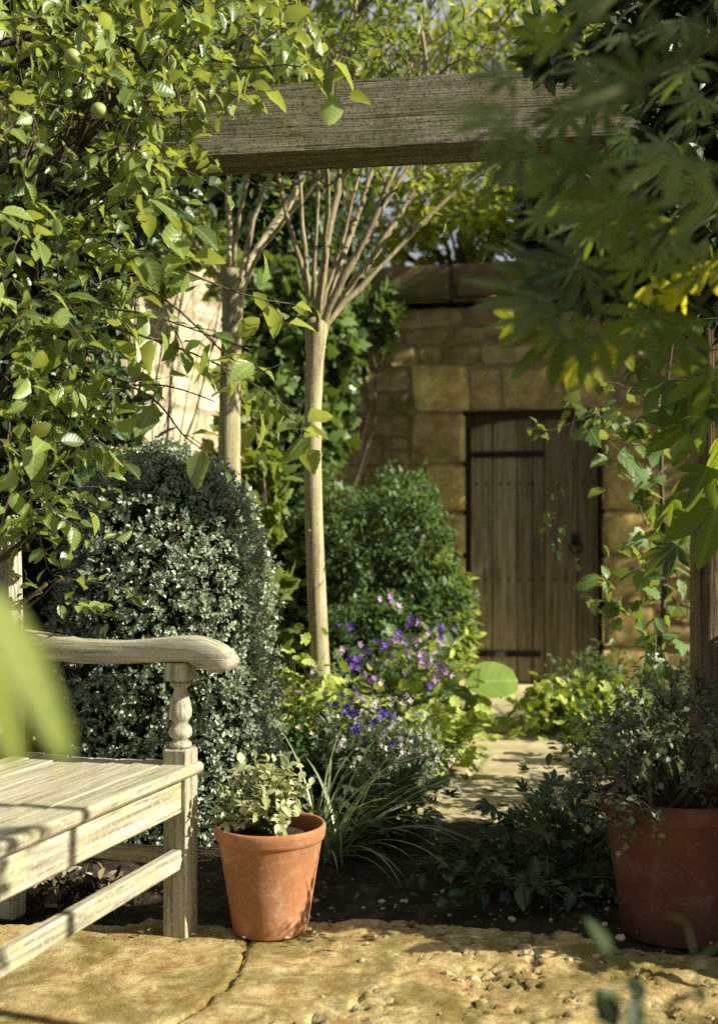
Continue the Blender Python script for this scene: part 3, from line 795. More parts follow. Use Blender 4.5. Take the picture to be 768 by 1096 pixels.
# ================================================================== POTS
def pot(name, loc, r, h, rb, mat, label):
    e = empty(name, loc); tag(e, label, 'plant pot', 'terracotta pots')
    rim = h*.14
    m = MB(); m.lathe([(0.001, .012), (rb*.9, .010), (rb*.98, 0), (rb, .004), (rb+(r*.93-rb)*.5, h*.45), (r*.925, h-rim-.004), (r*.93, h-rim-.002), (r*.965, h-rim+.001), (r*.985, h-rim+.008), (r*.992, h-rim*.5), (r, h-.012), (r*.995, h-.004), (r*.975, h), (r*.93, h-.001), (r*.90, h-.010), (r*.885, h-rim), (r*.86, h*.75)], 72, wob=.006)
    m.build('pot_body', mat, e)
    m = MB(); m.lathe([(r*.872, h-rim*1.0-.006), (r*.6, h-rim*.75), (r*.3, h-rim*.7), (0.001, h-rim*.62)], 30, wob=.02); m.build('soil', M['soil'], e)
    return e
P1 = (-.219, 2.545, .012); P2 = (.785, 2.56, .0)
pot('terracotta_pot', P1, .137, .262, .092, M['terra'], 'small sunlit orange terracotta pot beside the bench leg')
pot('terracotta_pot', P2, .182, .345, .128, M['terra_shaded'], 'large shaded dark red terracotta pot at the right edge')

# ================================================================== PLANTS
def herb(name, label, cat, base, n, hgt, rad, lsize, tmpl, lmat, smat, leafn=5, group=None, lean=(0, 0), droop=.5, r0=.002, up=.8, flowers=None, spread=.9, petiole=0, rise=1.0, minr=.0, hmin=.55):
    """a clump of leafy stems that rise from one root"""
    e = empty(name, tuple(base)); tag(e, label, cat, group)
    lm = MB(); tm = MB(); b = np.zeros(3); tips = []
    for i in range(n):
        a = rng.uniform(0, 2*PI); rr = rad*math.sqrt(rng.uniform(minr, 1)); h = hgt*rng.uniform(hmin, 1)*(1-.35*(rr/rad)**2)
        tgt = np.array([math.cos(a)*rr+lean[0], math.sin(a)*rr+lean[1], h*rise])
        s0 = np.array([math.cos(a), math.sin(a), 0])*rad*.12*rng.random()
        L = np.linalg.norm(tgt-s0)
        mid = s0+(tgt-s0)*.55+np.array([0, 0, .12*L])
        t = np.linspace(0, 1, 6)[:, None]; pts = (1-t)**2*s0+2*t*(1-t)*mid+t*t*tgt
        tm.tube(pts, np.linspace(r0*1.5, r0*.7, 6), 4, caps=False)
        k = 3
        spray(lm, tm, tmpl, pts[3], pts[-1]-pts[2]+rng.normal(size=3)*.1*L, L*.5, leafn, lsize, droop, r0*.7, spread, up=up, petiole=petiole)
        tips.append(pts[-1])
        spray(lm, tm, tmpl, pts[2], pts[3]-pts[1]+rng.normal(size=3)*.5*L*np.array([1, 1, .3]), L*.35, max(2, leafn//2), lsize*.9, droop, r0*.6, spread, up=up, petiole=petiole)
    lm.build('foliage', lmat, e); tm.build('stems', smat, e)
    if flowers:
        for (fm, cnt, fs, hf, nm, tmp) in flowers:
            st = MB()
            for i in range(cnt):
                p = tips[rng.integers(0, len(tips))]+rng.normal(size=3)*rad*.15
                q = p+np.array([rng.normal()*.02, rng.normal()*.02, abs(rng.normal())*.02+hf])
                st.tube(curve(p, q, .1, 4), r0*.6, 3, caps=False)
                f = MB(); kk = rng.integers(2, 6); PP = q+rng.normal(size=(kk, 3))*fs*.5
                f.inst(tmp, PP, rdir(kk)*.7+np.array([0, 0, 1.]), np.array([0, -.7, .6])+rdir(kk)*.5, np.full(kk, fs)*rng.uniform(.7, 1.2, kk), rng.random(kk))
                f.build(nm, M[fm], e)
            st.build('flower_stalks', smat, e)
    return e

# --- pot plants
herb('pot_plant', 'variegated cream and green leafy plant growing in the small sunlit pot', 'plant', (P1[0], P1[1], .24), 80, .19, .11, .024, L_OVW, M['pale'], M['stem'], 7, droop=.1, lean=(-.01, 0), hmin=.35)

def woody(name, label, cat, base, ends, lm_t, lmat, lsize, nshoot, slen, leafn, r0=.012, group=None, smat=None, crown_pts=None, jitter=.06, droop=.2, up=.6):
    e = empty(name, tuple(base)); tag(e, label, cat, group); b = np.array(base)
    lm = MB(); tm = MB()
    for en in ends:
        en = np.array(en)-b
        c = curve(rng.normal(size=3)*.01*np.array([1, 1, 0]), en, .22, 9); tm.tube(c, np.linspace(r0, r0*.3, 9), 6)
        for i in range(nshoot):
            k = rng.integers(3, 9); p = c[k]; d = unit(unit(en)+rdir(1)[0]*1.0)
            L = slen*rng.uniform(.6, 1.2)
            c2 = curve(p, p+d*L, .2, 5); tm.tube(c2, np.linspace(r0*.3, r0*.12, 5), 4)
            spray(lm, tm, lm_t, c2[2], d+rdir(1)[0]*.4, L*.8, leafn, lsize, droop, r0*.13, up=up)
            spray(lm, tm, lm_t, c2[1], d+rdir(1)[0]*.9, L*.6, leafn, lsize, droop, r0*.13, up=up)
    lm.build('foliage', lmat, e); tm.build('branches', smat or M['darkbark'], e)
    return e
ends = [at(x, y, d) for x, y, d in ((655, 800, 2.5), (690, 765, 2.55), (635, 820, 2.6), (720, 755, 2.7), (750, 765, 2.5), (640, 835, 2.4), (700, 790, 2.3), (765, 800, 2.4), (670, 780, 2.7), (790, 760, 2.7), (810, 790, 2.5), (745, 745, 2.75))]
woody('pot_shrub', 'twiggy dark shrub with tiny silvery leaves growing in the large pot', 'shrub', (P2[0], P2[1], .30), ends, L_TINYR, M['silver'], .018, 10, .10, 8, .010)

# --- clipped box
def box_bush():
    c = np.array([(177-CX)*3.55/F, 3.55, 0]); e = empty('box_topiary', tuple(c)); tag(e, 'tall rounded clipped box bush behind the bench', 'topiary bush')
    def rad(z):   # profile
        zz = np.array([0, .12, .35, .65, .95, 1.12, 1.24, 1.31]); rr = np.array([.30, .36, .385, .375, .335, .28, .19, .03]); return np.interp(z, zz, rr)
    n = 8200
    z = rng.uniform(.03, 1.31, n); z = np.where(rng.random(n) < .12, rng.uniform(1.1, 1.31, n), z); a = rng.uniform(0, 2*PI, n)
    bump = 1+.04*np.sin(a*3+z*7)+.03*np.sin(a*7-z*11+2)+.02*np.sin(a*13+z*23)
    depth = rng.random(n)**2*.10
    holes = (np.sin(a*11+z*17)+np.sin(a*17-z*29+1)+rng.normal(size=n)*.8) > -.9
    rr = rad(z)*bump-depth
    rr = rr+np.where(rng.random(n) < .04, .03, 0)
    P = np.stack([np.cos(a)*rr, np.sin(a)*rr, z+rng.normal(size=n)*.008], 1)
    P = P[holes | (depth > .03)]; n = len(P)
    out = P.copy(); out[:, 2] = (P[:, 2]-.75)*.45; out /= np.linalg.norm(out, axis=1, keepdims=True)
    lm = MB(); k = 8
    for j in range(k):
        ax = out+rng.normal(size=(n, 3))*.35+np.array([.2, -.15, .35]); ax /= np.linalg.norm(ax, axis=1, keepdims=True)
        side = np.cross(ax, rdir(n)); side /= np.linalg.norm(side, axis=1, keepdims=True)
        off = j/k
        D = ax*(.35+off*.8)+side*(1.05-off*.5)
        Pj = P+ax*(.028*off)
        lm.inst(L_TINYR, Pj, D, ax+rdir(n)*.35, rng.uniform(.011, .021, n), rng.random(n))
    lm.build('foliage', M['box'], e)
    tm = MB()
    for i in range(500):
        a_ = rng.uniform(0, 2*PI); zz = rng.uniform(.1, 1.22); r_ = rad(zz)*.93
        p1 = np.array([math.cos(a_)*r_, math.sin(a_)*r_, zz]); p0 = np.array([math.cos(a_)*.05, math.sin(a_)*.05, zz*.6]); tm.tube(curve(p0, p1, .1, 4), [.006, .004, .003, .002], 4)
    for q in range(4): tm.tube(curve((rng.normal()*.04, rng.normal()*.04, 0), (rng.normal()*.08, rng.normal()*.08, 1.0), .1, 6), np.linspace(.02, .008, 6), 6)
    tm.build('twigs', M['darkbark'], e)
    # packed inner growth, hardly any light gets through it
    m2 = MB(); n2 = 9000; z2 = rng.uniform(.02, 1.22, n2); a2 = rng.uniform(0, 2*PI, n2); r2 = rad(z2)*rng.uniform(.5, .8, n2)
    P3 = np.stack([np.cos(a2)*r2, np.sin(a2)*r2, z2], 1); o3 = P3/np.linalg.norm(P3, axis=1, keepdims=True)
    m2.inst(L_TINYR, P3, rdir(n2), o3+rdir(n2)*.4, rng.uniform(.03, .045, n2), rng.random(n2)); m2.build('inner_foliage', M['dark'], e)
box_bush()

# --- standards (pruned trees)
def standard(name, label, trunk, tr, limbs, d, lr, crown, leafsize, nsh, group='pruned standard trees'):
    base = at(trunk[0][0], trunk[0][1], d); base[2] = 0
    e = empty(name, tuple(base)); tag(e, label, 'tree', group)
    pts = np.array([at(x, y, d) for x, y in trunk]); pts[0][2] = -.03
    # smooth the trunk line
    t = np.linspace(0, len(pts)-1, 22); pp = np.stack([np.interp(t, range(len(pts)), pts[:, k]) for k in range(3)], 1)-base
    for _ in range(2): pp[1:-1] = (pp[:-2]+pp[1:-1]*2+pp[2:])/4
    rr = np.linspace(tr*1.08, tr*.92, 22); rr[-3:] *= [1.08, 1.2, 1.32]; rr[0] *= 1.25; rr = rr*(1+.03*rng.normal(size=22))
    pp = np.vstack([pp, pp[-1]+[0, 0, .035], pp[-1]+[0, 0, .06]]); rr = np.append(rr, [rr[-1]*1.0, rr[-1]*.55])
    tb = MB(); tb.tube(pp, rr, 14)
    for kk in range(14):   # small pruning knots
        i = rng.integers(3, 21); dd = unit(rdir(1)[0]*np.array([1, 1, .2])); tb.tube([pp[i]+dd*rr[i]*.6, pp[i]+dd*rr[i]*1.12], [tr*.28, tr*.16], 7)
    trunk_o = tb.build('trunk', M['bark'], e)
    lm = MB(); tw = MB(); fork = pp[-4]
    for l in limbs:
        w = l[0]; tx = (l[1][0]-trunk[-1][0])/30.; q = [np.array(fork)+np.array([tx*tr*.6, rng.normal()*tr*.3, rng.uniform(-.06, .0)])]; q.append(q[0]+np.array([tx*tr*.25, rng.normal()*tr*.2, .075]))
        dd = float(np.clip(rng.normal()*.15, -.25, .25))
        for j, (x, y) in enumerate(l[1:]):
            q.append(at(x, y, d+dd*(j+1)/(len(l)-1)*2)-base)
        # continue above the beam
        dirn = unit(q[-1]-q[-2]); last = q[-1]
        for j in range(5):
            dirn = unit(dirn+rng.normal(size=3)*.12+np.array([0, 0, .05])); last = last+dirn*.16; q.append(last)
        q = np.array(q); t = np.linspace(0, len(q)-1, 24); qq = np.stack([np.interp(t, range(len(q)), q[:, k]) for k in range(3)], 1)
        for _ in range(3): qq[1:-1] = (qq[:-2]+qq[1:-1]*2+qq[2:])/4
        qq[1:-1] += rng.normal(size=(22, 3))*.0035
        lb = MB(); lb.tube(qq, np.linspace(w*lr*.80, w*lr*.26, 24)*(1+.10*rng.normal(size=24)), 8)
        lb.build('limb', M['limb' if trunk[0][0] > 300 else 'bark'], trunk_o)
        for s in range(nsh):
            k = int(rng.integers(9, 24)); p = qq[k]; dv = unit(unit(qq[k]-qq[k-1])*.7+rdir(1)[0]*.9+np.array([0, 0, .1]))
            L = rng.uniform(.2, .5); c2 = curve(p, p+dv*L, .2, 6); tw.tube(c2, np.linspace(w*lr*.25, .0015, 6), 4)
            for z_ in range(3): spray(lm, tw, L_OV, c2[rng.integers(2, 6)], dv+rdir(1)[0]*.9, rng.uniform(.1, .26), 6, leafsize, .3, .0014)
    tw.build('twigs', M['twig'], e); lm.build('foliage', M['crown'], e)
    return e
standard('standard_tree', 'slender pale trunked standard tree in front of the dark ivy, limbs fanning under the beam',
         [(350, 842), (346, 760), (342, 700), (338, 620), (335, 540), (334, 460), (336, 400), (338, 356)], .038,
         [(1.0, (330, 300), (312, 250), (300, 200), (292, 165)), (.9, (332, 320), (325, 270), (322, 210), (318, 160)), (1.3, (343, 300), (350, 250), (362, 205), (368, 160)),
          (1.1, (350, 310), (372, 262), (388, 220), (405, 160)), (1.2, (352, 318), (385, 268), (405, 225), (428, 160)), (1.3, (356, 322), (395, 285), (430, 230), (458, 175)),
          (1.0, (360, 325), (400, 300), (440, 245), (490, 200)), (.8, (345, 290), (352, 240), (350, 160)), (.8, (350, 320), (380, 285), (415, 215), (445, 160)), (.7, (335, 310), (338, 250), (340, 165)),
          (.7, (348, 312), (364, 270), (384, 190))],
         4.3, .018, None, .045, 9)
standard('standard_tree', 'thicker standard tree rising behind the box bush, one heavy limb leaning right',
         [(246, 816), (245, 700), (246, 600), (245, 500), (246, 420), (248, 350), (250, 300)], .052,
         [(1.9, (262, 285), (290, 250), (318, 205), (335, 160)), (1.0, (246, 262), (243, 220), (246, 160)), (1.0, (265, 275), (268, 235), (282, 200), (305, 160)),
          (1.1, (235, 288), (205, 260), (188, 225), (180, 165)), (.8, (250, 262), (260, 220), (270, 160)), (.8, (288, 252), (322, 215), (350, 178), (362, 150)), (.7, (232, 285), (215, 240), (205, 165))],
         4.85, .020, None, .048, 9)

# --- apple tree at the left
def apple_tree():
    base = np.array([-1.42, 2.85, 0]); e = empty('apple_tree', tuple(base)); tag(e, 'leafy apple tree filling the upper left, small green apple among its leaves', 'tree')
    tb = MB(); c = np.array([(0, 0, -.05), (.03, .02, .6), (0, 0, 1.2), (.05, -.02, 1.8), (.1, 0, 2.4)])
    t = np.linspace(0, 4, 14); cc = np.stack([np.interp(t, range(5), c[:, k]) for k in range(3)], 1); tb.tube(cc, np.linspace(.075, .04, 14), 12); tb.build('trunk', M['darkbark'], e)
    lm = MB(); tw = MB(); br = MB()
    # (px, py, depth, radius_px, shoots)
    sp = [(20, 60, 2.5, 60, 13), (95, 40, 2.5, 62, 26), (170, 35, 2.6, 60, 32), (235, 15, 2.7, 42, 14), (35, 150, 2.4, 60, 14), (120, 115, 2.45, 55, 30), (185, 90, 2.5, 34, 18),
          (150, 165, 2.4, 30, 11), (15, 240, 2.4, 50, 11), (75, 240, 2.45, 40, 15), (118, 190, 2.5, 22, 7), (45, 320, 2.35, 46, 19), (12, 400, 2.4, 45, 12), (65, 390, 2.45, 34, 15),
          (30, 450, 2.4, 44, 17), (80, 470, 2.5, 22, 7), (12, 530, 2.5, 40, 13), (50, 560, 2.55, 30, 6), (50, 625, 2.6, 22, 4), (95, 60, 2.9, 60, 14),
          (-40, 100, 2.4, 80, 10), (-40, 300, 2.4, 80, 10), (-40, 480, 2.5, 70, 8), (300, 10, 2.8, 26, 5), (-90, -30, 2.6, 90, 14), (80, -50, 2.6, 90, 14), (200, -50, 2.7, 60, 10)]
    for (px, py, d, rp, ns) in sp:
        cen = at(px, py, d)-base; rad = rp*d/F
        r0 = cc[min(13, max(3, int((cen[2])/2.4*13)-2))]
        c1 = curve(r0, cen, .12, 9); br.tube(c1, np.linspace(.016, .005, 9), 6)
        for i in range(ns):
            dv = rdir(1)[0]*np.array([1, 1, 1]); p = cen+dv*rad*rng.random()**.5*np.array([1, 1.5, 1])
            d2 = unit(dv*.5+rdir(1)[0]*.8+np.array([.25, -.25, -.05]))
            if rng.random() < .5: br.tube(curve(c1[rng.integers(5, 9)], p, .15, 5), np.linspace(.004, .002, 5), 4)
            spray(lm, tw, (L_OVW, L_OV, L_CURL, L_FOLD)[rng.integers(0, 4)], p, d2, rng.uniform(.10, .20), rng.integers(5, 8), .048*rng.uniform(.65, 1.15), .45, .0018, .9, up=.5, petiole=.18)
    # long thin shoots reaching right in front of the pale wall
    for a, b_, nl in (((120, 350, 2.45), (325, 452, 2.2), 5), ((110, 400, 2.4), (215, 480, 2.3), 4), ((110, 330, 2.4), (270, 375, 2.3), 7), ((110, 440, 2.5), (230, 430, 2.35), 3), ((130, 290, 2.4), (310, 325, 2.3), 7), ((110, 250, 2.5), (225, 285, 2.3), 5), ((120, 300, 2.5), (300, 390, 2.25), 3), ((220, 60, 2.6), (345, 90, 2.5), 8), ((230, 120, 2.6), (300, 30, 2.6), 9)):
        p, q = at(*a)-base, at(*b_)-base; c2 = curve(p, q, .12, 9); tw.tube(c2, np.linspace(.0035, .0014, 9), 5)
        for k in range(nl):
            i = rng.integers(1, 9); spray(lm, tw, L_OVW, c2[i], (q-p)*.5/np.linalg.norm(q-p)+rdir(1)[0], rng.uniform(.05, .12), 3, .062, .5, .0014, petiole=.15)
    br.build('branches', M['darkbark'], e); tw.build('twigs', M['twig'], e); lm.build('foliage', M['apple'], e)
    for (x, y, d) in ((78, 61, 2.2), (106, 118, 2.25), (300, 60, 2.7)):
        a = MB(); r = .0175; th = np.linspace(0, PI, 12); a.lathe([(max(.0008, r*math.sin(t)*(1+.05*math.cos(t))), -r*math.cos(t)*.93-(.004*math.exp(-(t-PI)**2*30)) ) for t in th], 20, tuple(at(x, y, d)-base))
        a.build('apple', M['apple_skin'], e)
apple_tree()

def mass(name, label, cat, base, items, tmpl, lmat, size, trunk=None, group=None, clump=.3, up=.6, bark='darkbark', stems=6, droop=0, sun=.3, flatten=1.0):
    """tree, shrub or climber: ellipsoids (centre, radii, n) of leaves on real branches"""
    base = np.array(base, float); e = empty(name, tuple(base)); tag(e, label, cat, group)
    lm = MB(); tm = MB()
    for (c, r, n) in items:
        c = np.array(c)-base; r = np.array([r]*3 if np.isscalar(r) else r, float)
        P = cloud(lm, tmpl, c, r, n, size, clump, up, droop=droop, sun=sun, flatten=flatten)
        root = np.array([0, 0, 0.]) if trunk is None else np.array([c[0]*.15, c[1]*.15, min(max(.1, trunk[1]), max(.2, c[2]-.1))])
        cc = curve(root, c, .12, 8); w = (.012 if trunk is None else trunk[0]*.5); tm.tube(cc, np.linspace(w, w*.35, 8), 6)
        for i in range(stems):
            k = rng.integers(3, 8); tm.tube(curve(cc[k], P[rng.integers(0, len(P))], .15, 6), np.linspace(w*.35, w*.1, 6), 5)
    lm.build('foliage', lmat, e)
    if trunk is not None:
        tb = MB(); tb.tube(curve((0, 0, -.1), (0, 0, trunk[1]+.1), .03, 8), np.linspace(trunk[0], trunk[0]*.7, 8), 10); tb.build('trunk', M[bark], e)
    tm.build('branches', M[bark], e)
    return e

# background: things are placed where they stand; positions in metres
mass('ivy', 'dark ivy climbing the wall behind the slender pale trunk', 'climber', (-.15, 6.9, 0),
     [(at(300, 620, 6.9), (.42, .25, .5), 1500), (at(300, 480, 7.0), (.42, .22, .55), 1700), (at(350, 400, 7.3), (.20, .16, .5), 650), (at(300, 360, 7.1), (.5, .25, .5), 1600), (at(390, 340, 7.4), (.25, .12, .35), 420), (at(330, 690, 6.6), (.5, .3, .35), 900), (at(340, 480, 7.4), (.16, .1, .35), 250)], L_IVY, M['ivy'], .085, clump=.3, up=.2)
mass('shrub', 'mid green small leaved shrub against the wall left of the door', 'shrub', (.25, 6.3, 0),
     [(at(390, 600, 6.5), (.32, .28, .45), 2600), (at(440, 585, 6.5), (.26, .25, .42), 2600), (at(465, 660, 6.3), (.24, .25, .34), 2200), (at(400, 690, 6.1), (.38, .25, .32), 2400), (at(350, 560, 6.7), (.25, .22, .4), 1500), (at(430, 530, 6.8), (.22, .2, .22), 900)], L_OV, M['shrub'], .042, clump=.3)
mass('golden_shrub', 'yellow green shrub low beside the left door jamb', 'shrub', (.62, 6.2, 0),
     [(at(478, 690, 6.2), (.16, .2, .22), 700), (at(485, 650, 6.4), (.12, .15, .22), 500), (at(465, 620, 6.4), (.12, .12, .2), 350), (at(450, 715, 5.9), (.25, .2, .15), 700)], L_OV, M['lime'], .05, clump=.3)
mass('golden_ivy', 'yellow green leafy climber between the two pale trunks', 'climber', (-.6, 5.2, 0),
     [(at(262, 500, 5.3), (.17, .2, .28), 260), (at(285, 540, 5.2), (.12, .15, .2), 150), (at(265, 420, 5.4), (.13, .15, .22), 130), (at(292, 640, 5.1), (.09, .12, .22), 90), (at(240, 520, 5.3), (.2, .15, .12), 160)], L_IVY, M['crown'], .07, clump=.35, up=.2)
mass('wall_ivy', 'ivy trailing over the top of the cream limewashed wall', 'climber', (-1.45, 5.55, 0),
     [(at(150, 250, 5.35), (.26, .14, .14), 420), (at(205, 262, 5.75), (.24, .14, .13), 420), (at(240, 300, 6.1), (.10, .1, .25), 200), (at(120, 320, 5.1), (.10, .1, .35), 260), (at(175, 285, 5.5), (.12, .08, .14), 110), (at(130, 450, 5.15), (.10, .1, .2), 120)], L_IVY, M['crown'], .065, clump=.35, up=.2)
mass('evergreen_tree', 'dark evergreen tree behind the cream limewashed wall', 'tree', (-1.9, 8.6, 0),
     [(at(210, 200, 8.2), (1.1, .8, 1.0), 5200), (at(290, 240, 8.4), (.7, .6, .9), 3600), (at(120, 260, 8.0), (1.1, .7, 1.2), 3200), (at(330, 230, 8.9), (.55, .5, .7), 2600), (at(200, 80, 8.6), (1.4, .8, .9), 3600), (at(30, 250, 8), (1.2, .7, 1.6), 2600), (at(270, 100, 9.0), (.9, .6, .8), 2200)], L_OV, M['evergreen'], .10, (.14, 2.2), clump=.3)
mass('evergreen_hedge', 'deep shaded evergreen hedge filling the left edge behind the apple tree', 'hedge', (-1.75, 3.9, 0),
     [(at(-20, 300, 3.9), (.55, .3, 1.2), 3600), (at(30, 520, 3.9), (.5, .3, .6), 3000), (at(10, 700, 3.8), (.5, .3, .6), 2600), (at(60, 120, 4.0), (.55, .3, .7), 3000), (at(-60, 100, 4.0), (.6, .3, .9), 1800), (at(100, -20, 4.1), (.7, .3, .5), 1800), (at(75, 300, 4.0), (.22, .2, .7), 1200)], L_OV, M['dark'], .075, clump=.25)
mass('sunlit_tree', 'sunlit yellow green tree rising beyond the wall above the door', 'tree', (1.5, 10.5, 0),
     [(at(560, 190, 10.5), (1.0, .8, .7), 2200), (at(490, 250, 10.2), (.5, .6, .35), 900), (at(440, 215, 10.4), (.45, .5, .4), 600), (at(600, 130, 10.8), (.9, .6, .6), 1200), (at(560, 60, 11), (1.0, .8, .7), 1000), (at(640, 230, 10), (.9, .6, .7), 1800), (at(430, 270, 10.5), (.4, .5, .22), 300), (at(610, 60, 11), (1.3, .8, .8), 1300)], L_OV, M['bright'], .11, (.13, 2.6), clump=.35)
mass('feathery_tree', 'tall fine twigged tree against the sky above the beam', 'tree', (-.2, 12, 0),
     [(at(370, 60, 12), (1.1, .8, 1.0), 1300), (at(330, 20, 12), (1.0, .8, 1.0), 1300), (at(440, 30, 12), (1.1, .8, .7), 500), (at(300, 120, 12), (.9, .8, .8), 1500)], L_LONG, M['crown'], .12, (.14, 4.5), clump=.35, stems=26)
mass('right_shade_tree', 'broad tree added at the right, mostly out of frame, to shade the stone wall', 'tree', (4.2, 8.3, 0),
     [((3.6, 7.2, 4.0), (1.0, .8, 1.2), 4200), ((4.6, 8.6, 4.6), (1.3, 1, 1.5), 3000), ((4.8, 7.2, 3.4), (1.0, .8, 1.1), 3200), ((3.0, 8.8, 5.0), (1.1, .8, .9), 1800)], L_OV, M['crown'], .11, (.16, 2.5), clump=.3).name = 'added_shade_tree'  # tree added to cast shade on the back wall and door

# climber on the beam and post, upper right, and the near palmate leaves
mass('rambling_climber', 'dense shaded small leaved climber smothering the right end of the beam', 'climber', (1.2, 2.6, 0),
     [(at(715, 30, 2.42), (.22, .12, .12), 900), (at(775, 130, 2.42), (.16, .12, .28), 1500), (at(660, 240, 2.45), (.22, .10, .16), 1100), (at(740, 255, 2.43), (.22, .12, .18), 1400), (at(620, 45, 2.45), (.12, .08, .08), 200), (at(820, 60, 2.42), (.3, .14, .4), 1600), (at(735, 190, 2.42), (.2, .12, .14), 900), (at(830, 240, 2.42), (.25, .13, .35), 1300), (at(690, 300, 2.45), (.16, .10, .10), 500), (at(600, 255, 2.48), (.12, .08, .08), 250),
      ((1.35, 2.40, 2.72), (.3, .12, .22), 1100)], L_OV, M['dark'], .052, (.028, 1.9), clump=.3, up=.5)  # this clump is added off frame to shade the climber

def creeper():
    base = np.array([1.5, 1.5, 0]); e = empty('creeper', tuple(base)); tag(e, 'near out of focus creeper with large palmate leaves hanging at the upper right', 'climber')
    lm = MB(); tw = MB()
    root = np.array([0, -.1, -.03]); top = np.array([-.1, 0, 2.3]); tw.tube(curve(root, top, .05, 14), np.linspace(.02, .012, 14), 8)
    # px, py of the leaf base, px, py of its tip, depth
    leaves = [(610, 330, 500, 290, 1.25), (615, 335, 515, 345, 1.25), (620, 340, 545, 400, 1.28), (640, 335, 620, 405, 1.3), (600, 300, 520, 255, 1.3),
              (560, 130, 470, 115, 1.2), (575, 150, 500, 185, 1.2), (560, 90, 500, 60, 1.25), (600, 60, 560, 10, 1.3), (640, 150, 580, 215, 1.2), (700, 100, 640, 60, 1.1), (720, 60, 690, 0, 1.1), (650, 30, 610, -20, 1.2), (740, 160, 670, 190, 1.15), (690, 200, 620, 250, 1.25),
              (690, 300, 640, 250, 1.35), (700, 320, 660, 390, 1.4), (730, 330, 700, 400, 1.4), (760, 300, 720, 260, 1.35), (750, 250, 690, 280, 1.3), (770, 380, 740, 455, 1.5), (670, 240, 600, 200, 1.25), (620, 200, 560, 170, 1.2), (660, 100, 600, 130, 1.15), (780, 200, 730, 240, 1.2), (760, 20, 720, 60, 1.1), (780, 100, 730, 120, 1.15), (640, 280, 570, 300, 1.3)]
    for (ax, ay, bx, by, d) in leaves:
        if ay < 215: d = d*.84
        p = at(ax, ay, d)-base; q = at(bx, by, d+rng.uniform(-.05, .05))-base; S = np.linalg.norm(q-p)*rng.uniform(1.0, 1.15)
        lm.inst(L_PAL7, np.array([p]), np.array([q-p]), np.array([[-.1, -.75, .55]])+rng.normal(size=(1, 3))*.3, [S], rng.random(1))
        st = at(ax+rng.uniform(10, 60), ay-rng.uniform(20, 60), d+.05)-base; tw.tube(curve(st, p, .1, 5), .0012, 4)
    ym = MB()  # bright leaves standing in for sun flecks on the creeper
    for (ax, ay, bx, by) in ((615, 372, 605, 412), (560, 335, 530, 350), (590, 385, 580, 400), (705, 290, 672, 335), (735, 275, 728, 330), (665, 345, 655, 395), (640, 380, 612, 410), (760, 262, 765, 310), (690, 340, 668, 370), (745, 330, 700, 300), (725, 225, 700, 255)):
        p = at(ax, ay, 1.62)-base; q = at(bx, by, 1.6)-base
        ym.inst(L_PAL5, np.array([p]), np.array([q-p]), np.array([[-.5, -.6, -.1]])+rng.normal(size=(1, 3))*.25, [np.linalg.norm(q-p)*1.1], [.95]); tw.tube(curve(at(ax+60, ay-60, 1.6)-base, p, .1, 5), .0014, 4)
    ym.build('sunfleck_leaves', M['sunfleck'], e)
    for k in range(34):
        ax, ay = rng.uniform(560, 760), rng.uniform(-10, 290); a_ = rng.uniform(1.6, 4.2); l_ = rng.uniform(40, 75); d = rng.uniform(1.25, 1.75)
        p = at(ax, ay, d)-base; q = at(ax+l_*math.cos(a_), ay+l_*abs(math.sin(a_))*.8, d)-base
        lm.inst(L_PAL7, np.array([p]), np.array([q-p]), np.array([[-.1, -.6, .6]])+rng.normal(size=(1, 3))*.4, [np.linalg.norm(q-p)], rng.random(1)); tw.tube(curve(at(ax+50, ay-50, d)-base, p, .1, 5), .0013, 4)
    for (x0, y0, d0, x1, y1, d1) in ((900, -150, 1.1, 600, 50, .82), (900, -100, 1.1, 570, 130, .78), (950, 0, 1.4, 620, 300, 1.3), (950, 50, 1.4, 690, 280, 1.35), (950, 100, 1.5, 740, 330, 1.4)):
        tw.tube(curve(at(x0, y0, d0)-base, at(x1, y1, d1)-base, .1, 10), np.linspace(.006, .0025, 10), 6)
    # unseen leaf mass added off frame to shade the near leaves
    n = 560; P = np.array([-.42, -.60, 1.80])+rng.normal(size=(n, 3))*np.array([.20, .17, .27]); lm.inst(L_PAL5, P, rdir(n)+np.array([-.3, 0, -.3]), SUNV+rdir(n)*.5, rng.uniform(.1, .16, n), rng.random(n))
    lm.build('foliage', M['creeper'], e); tw.build('stems', M['stem'], e)
creeper()

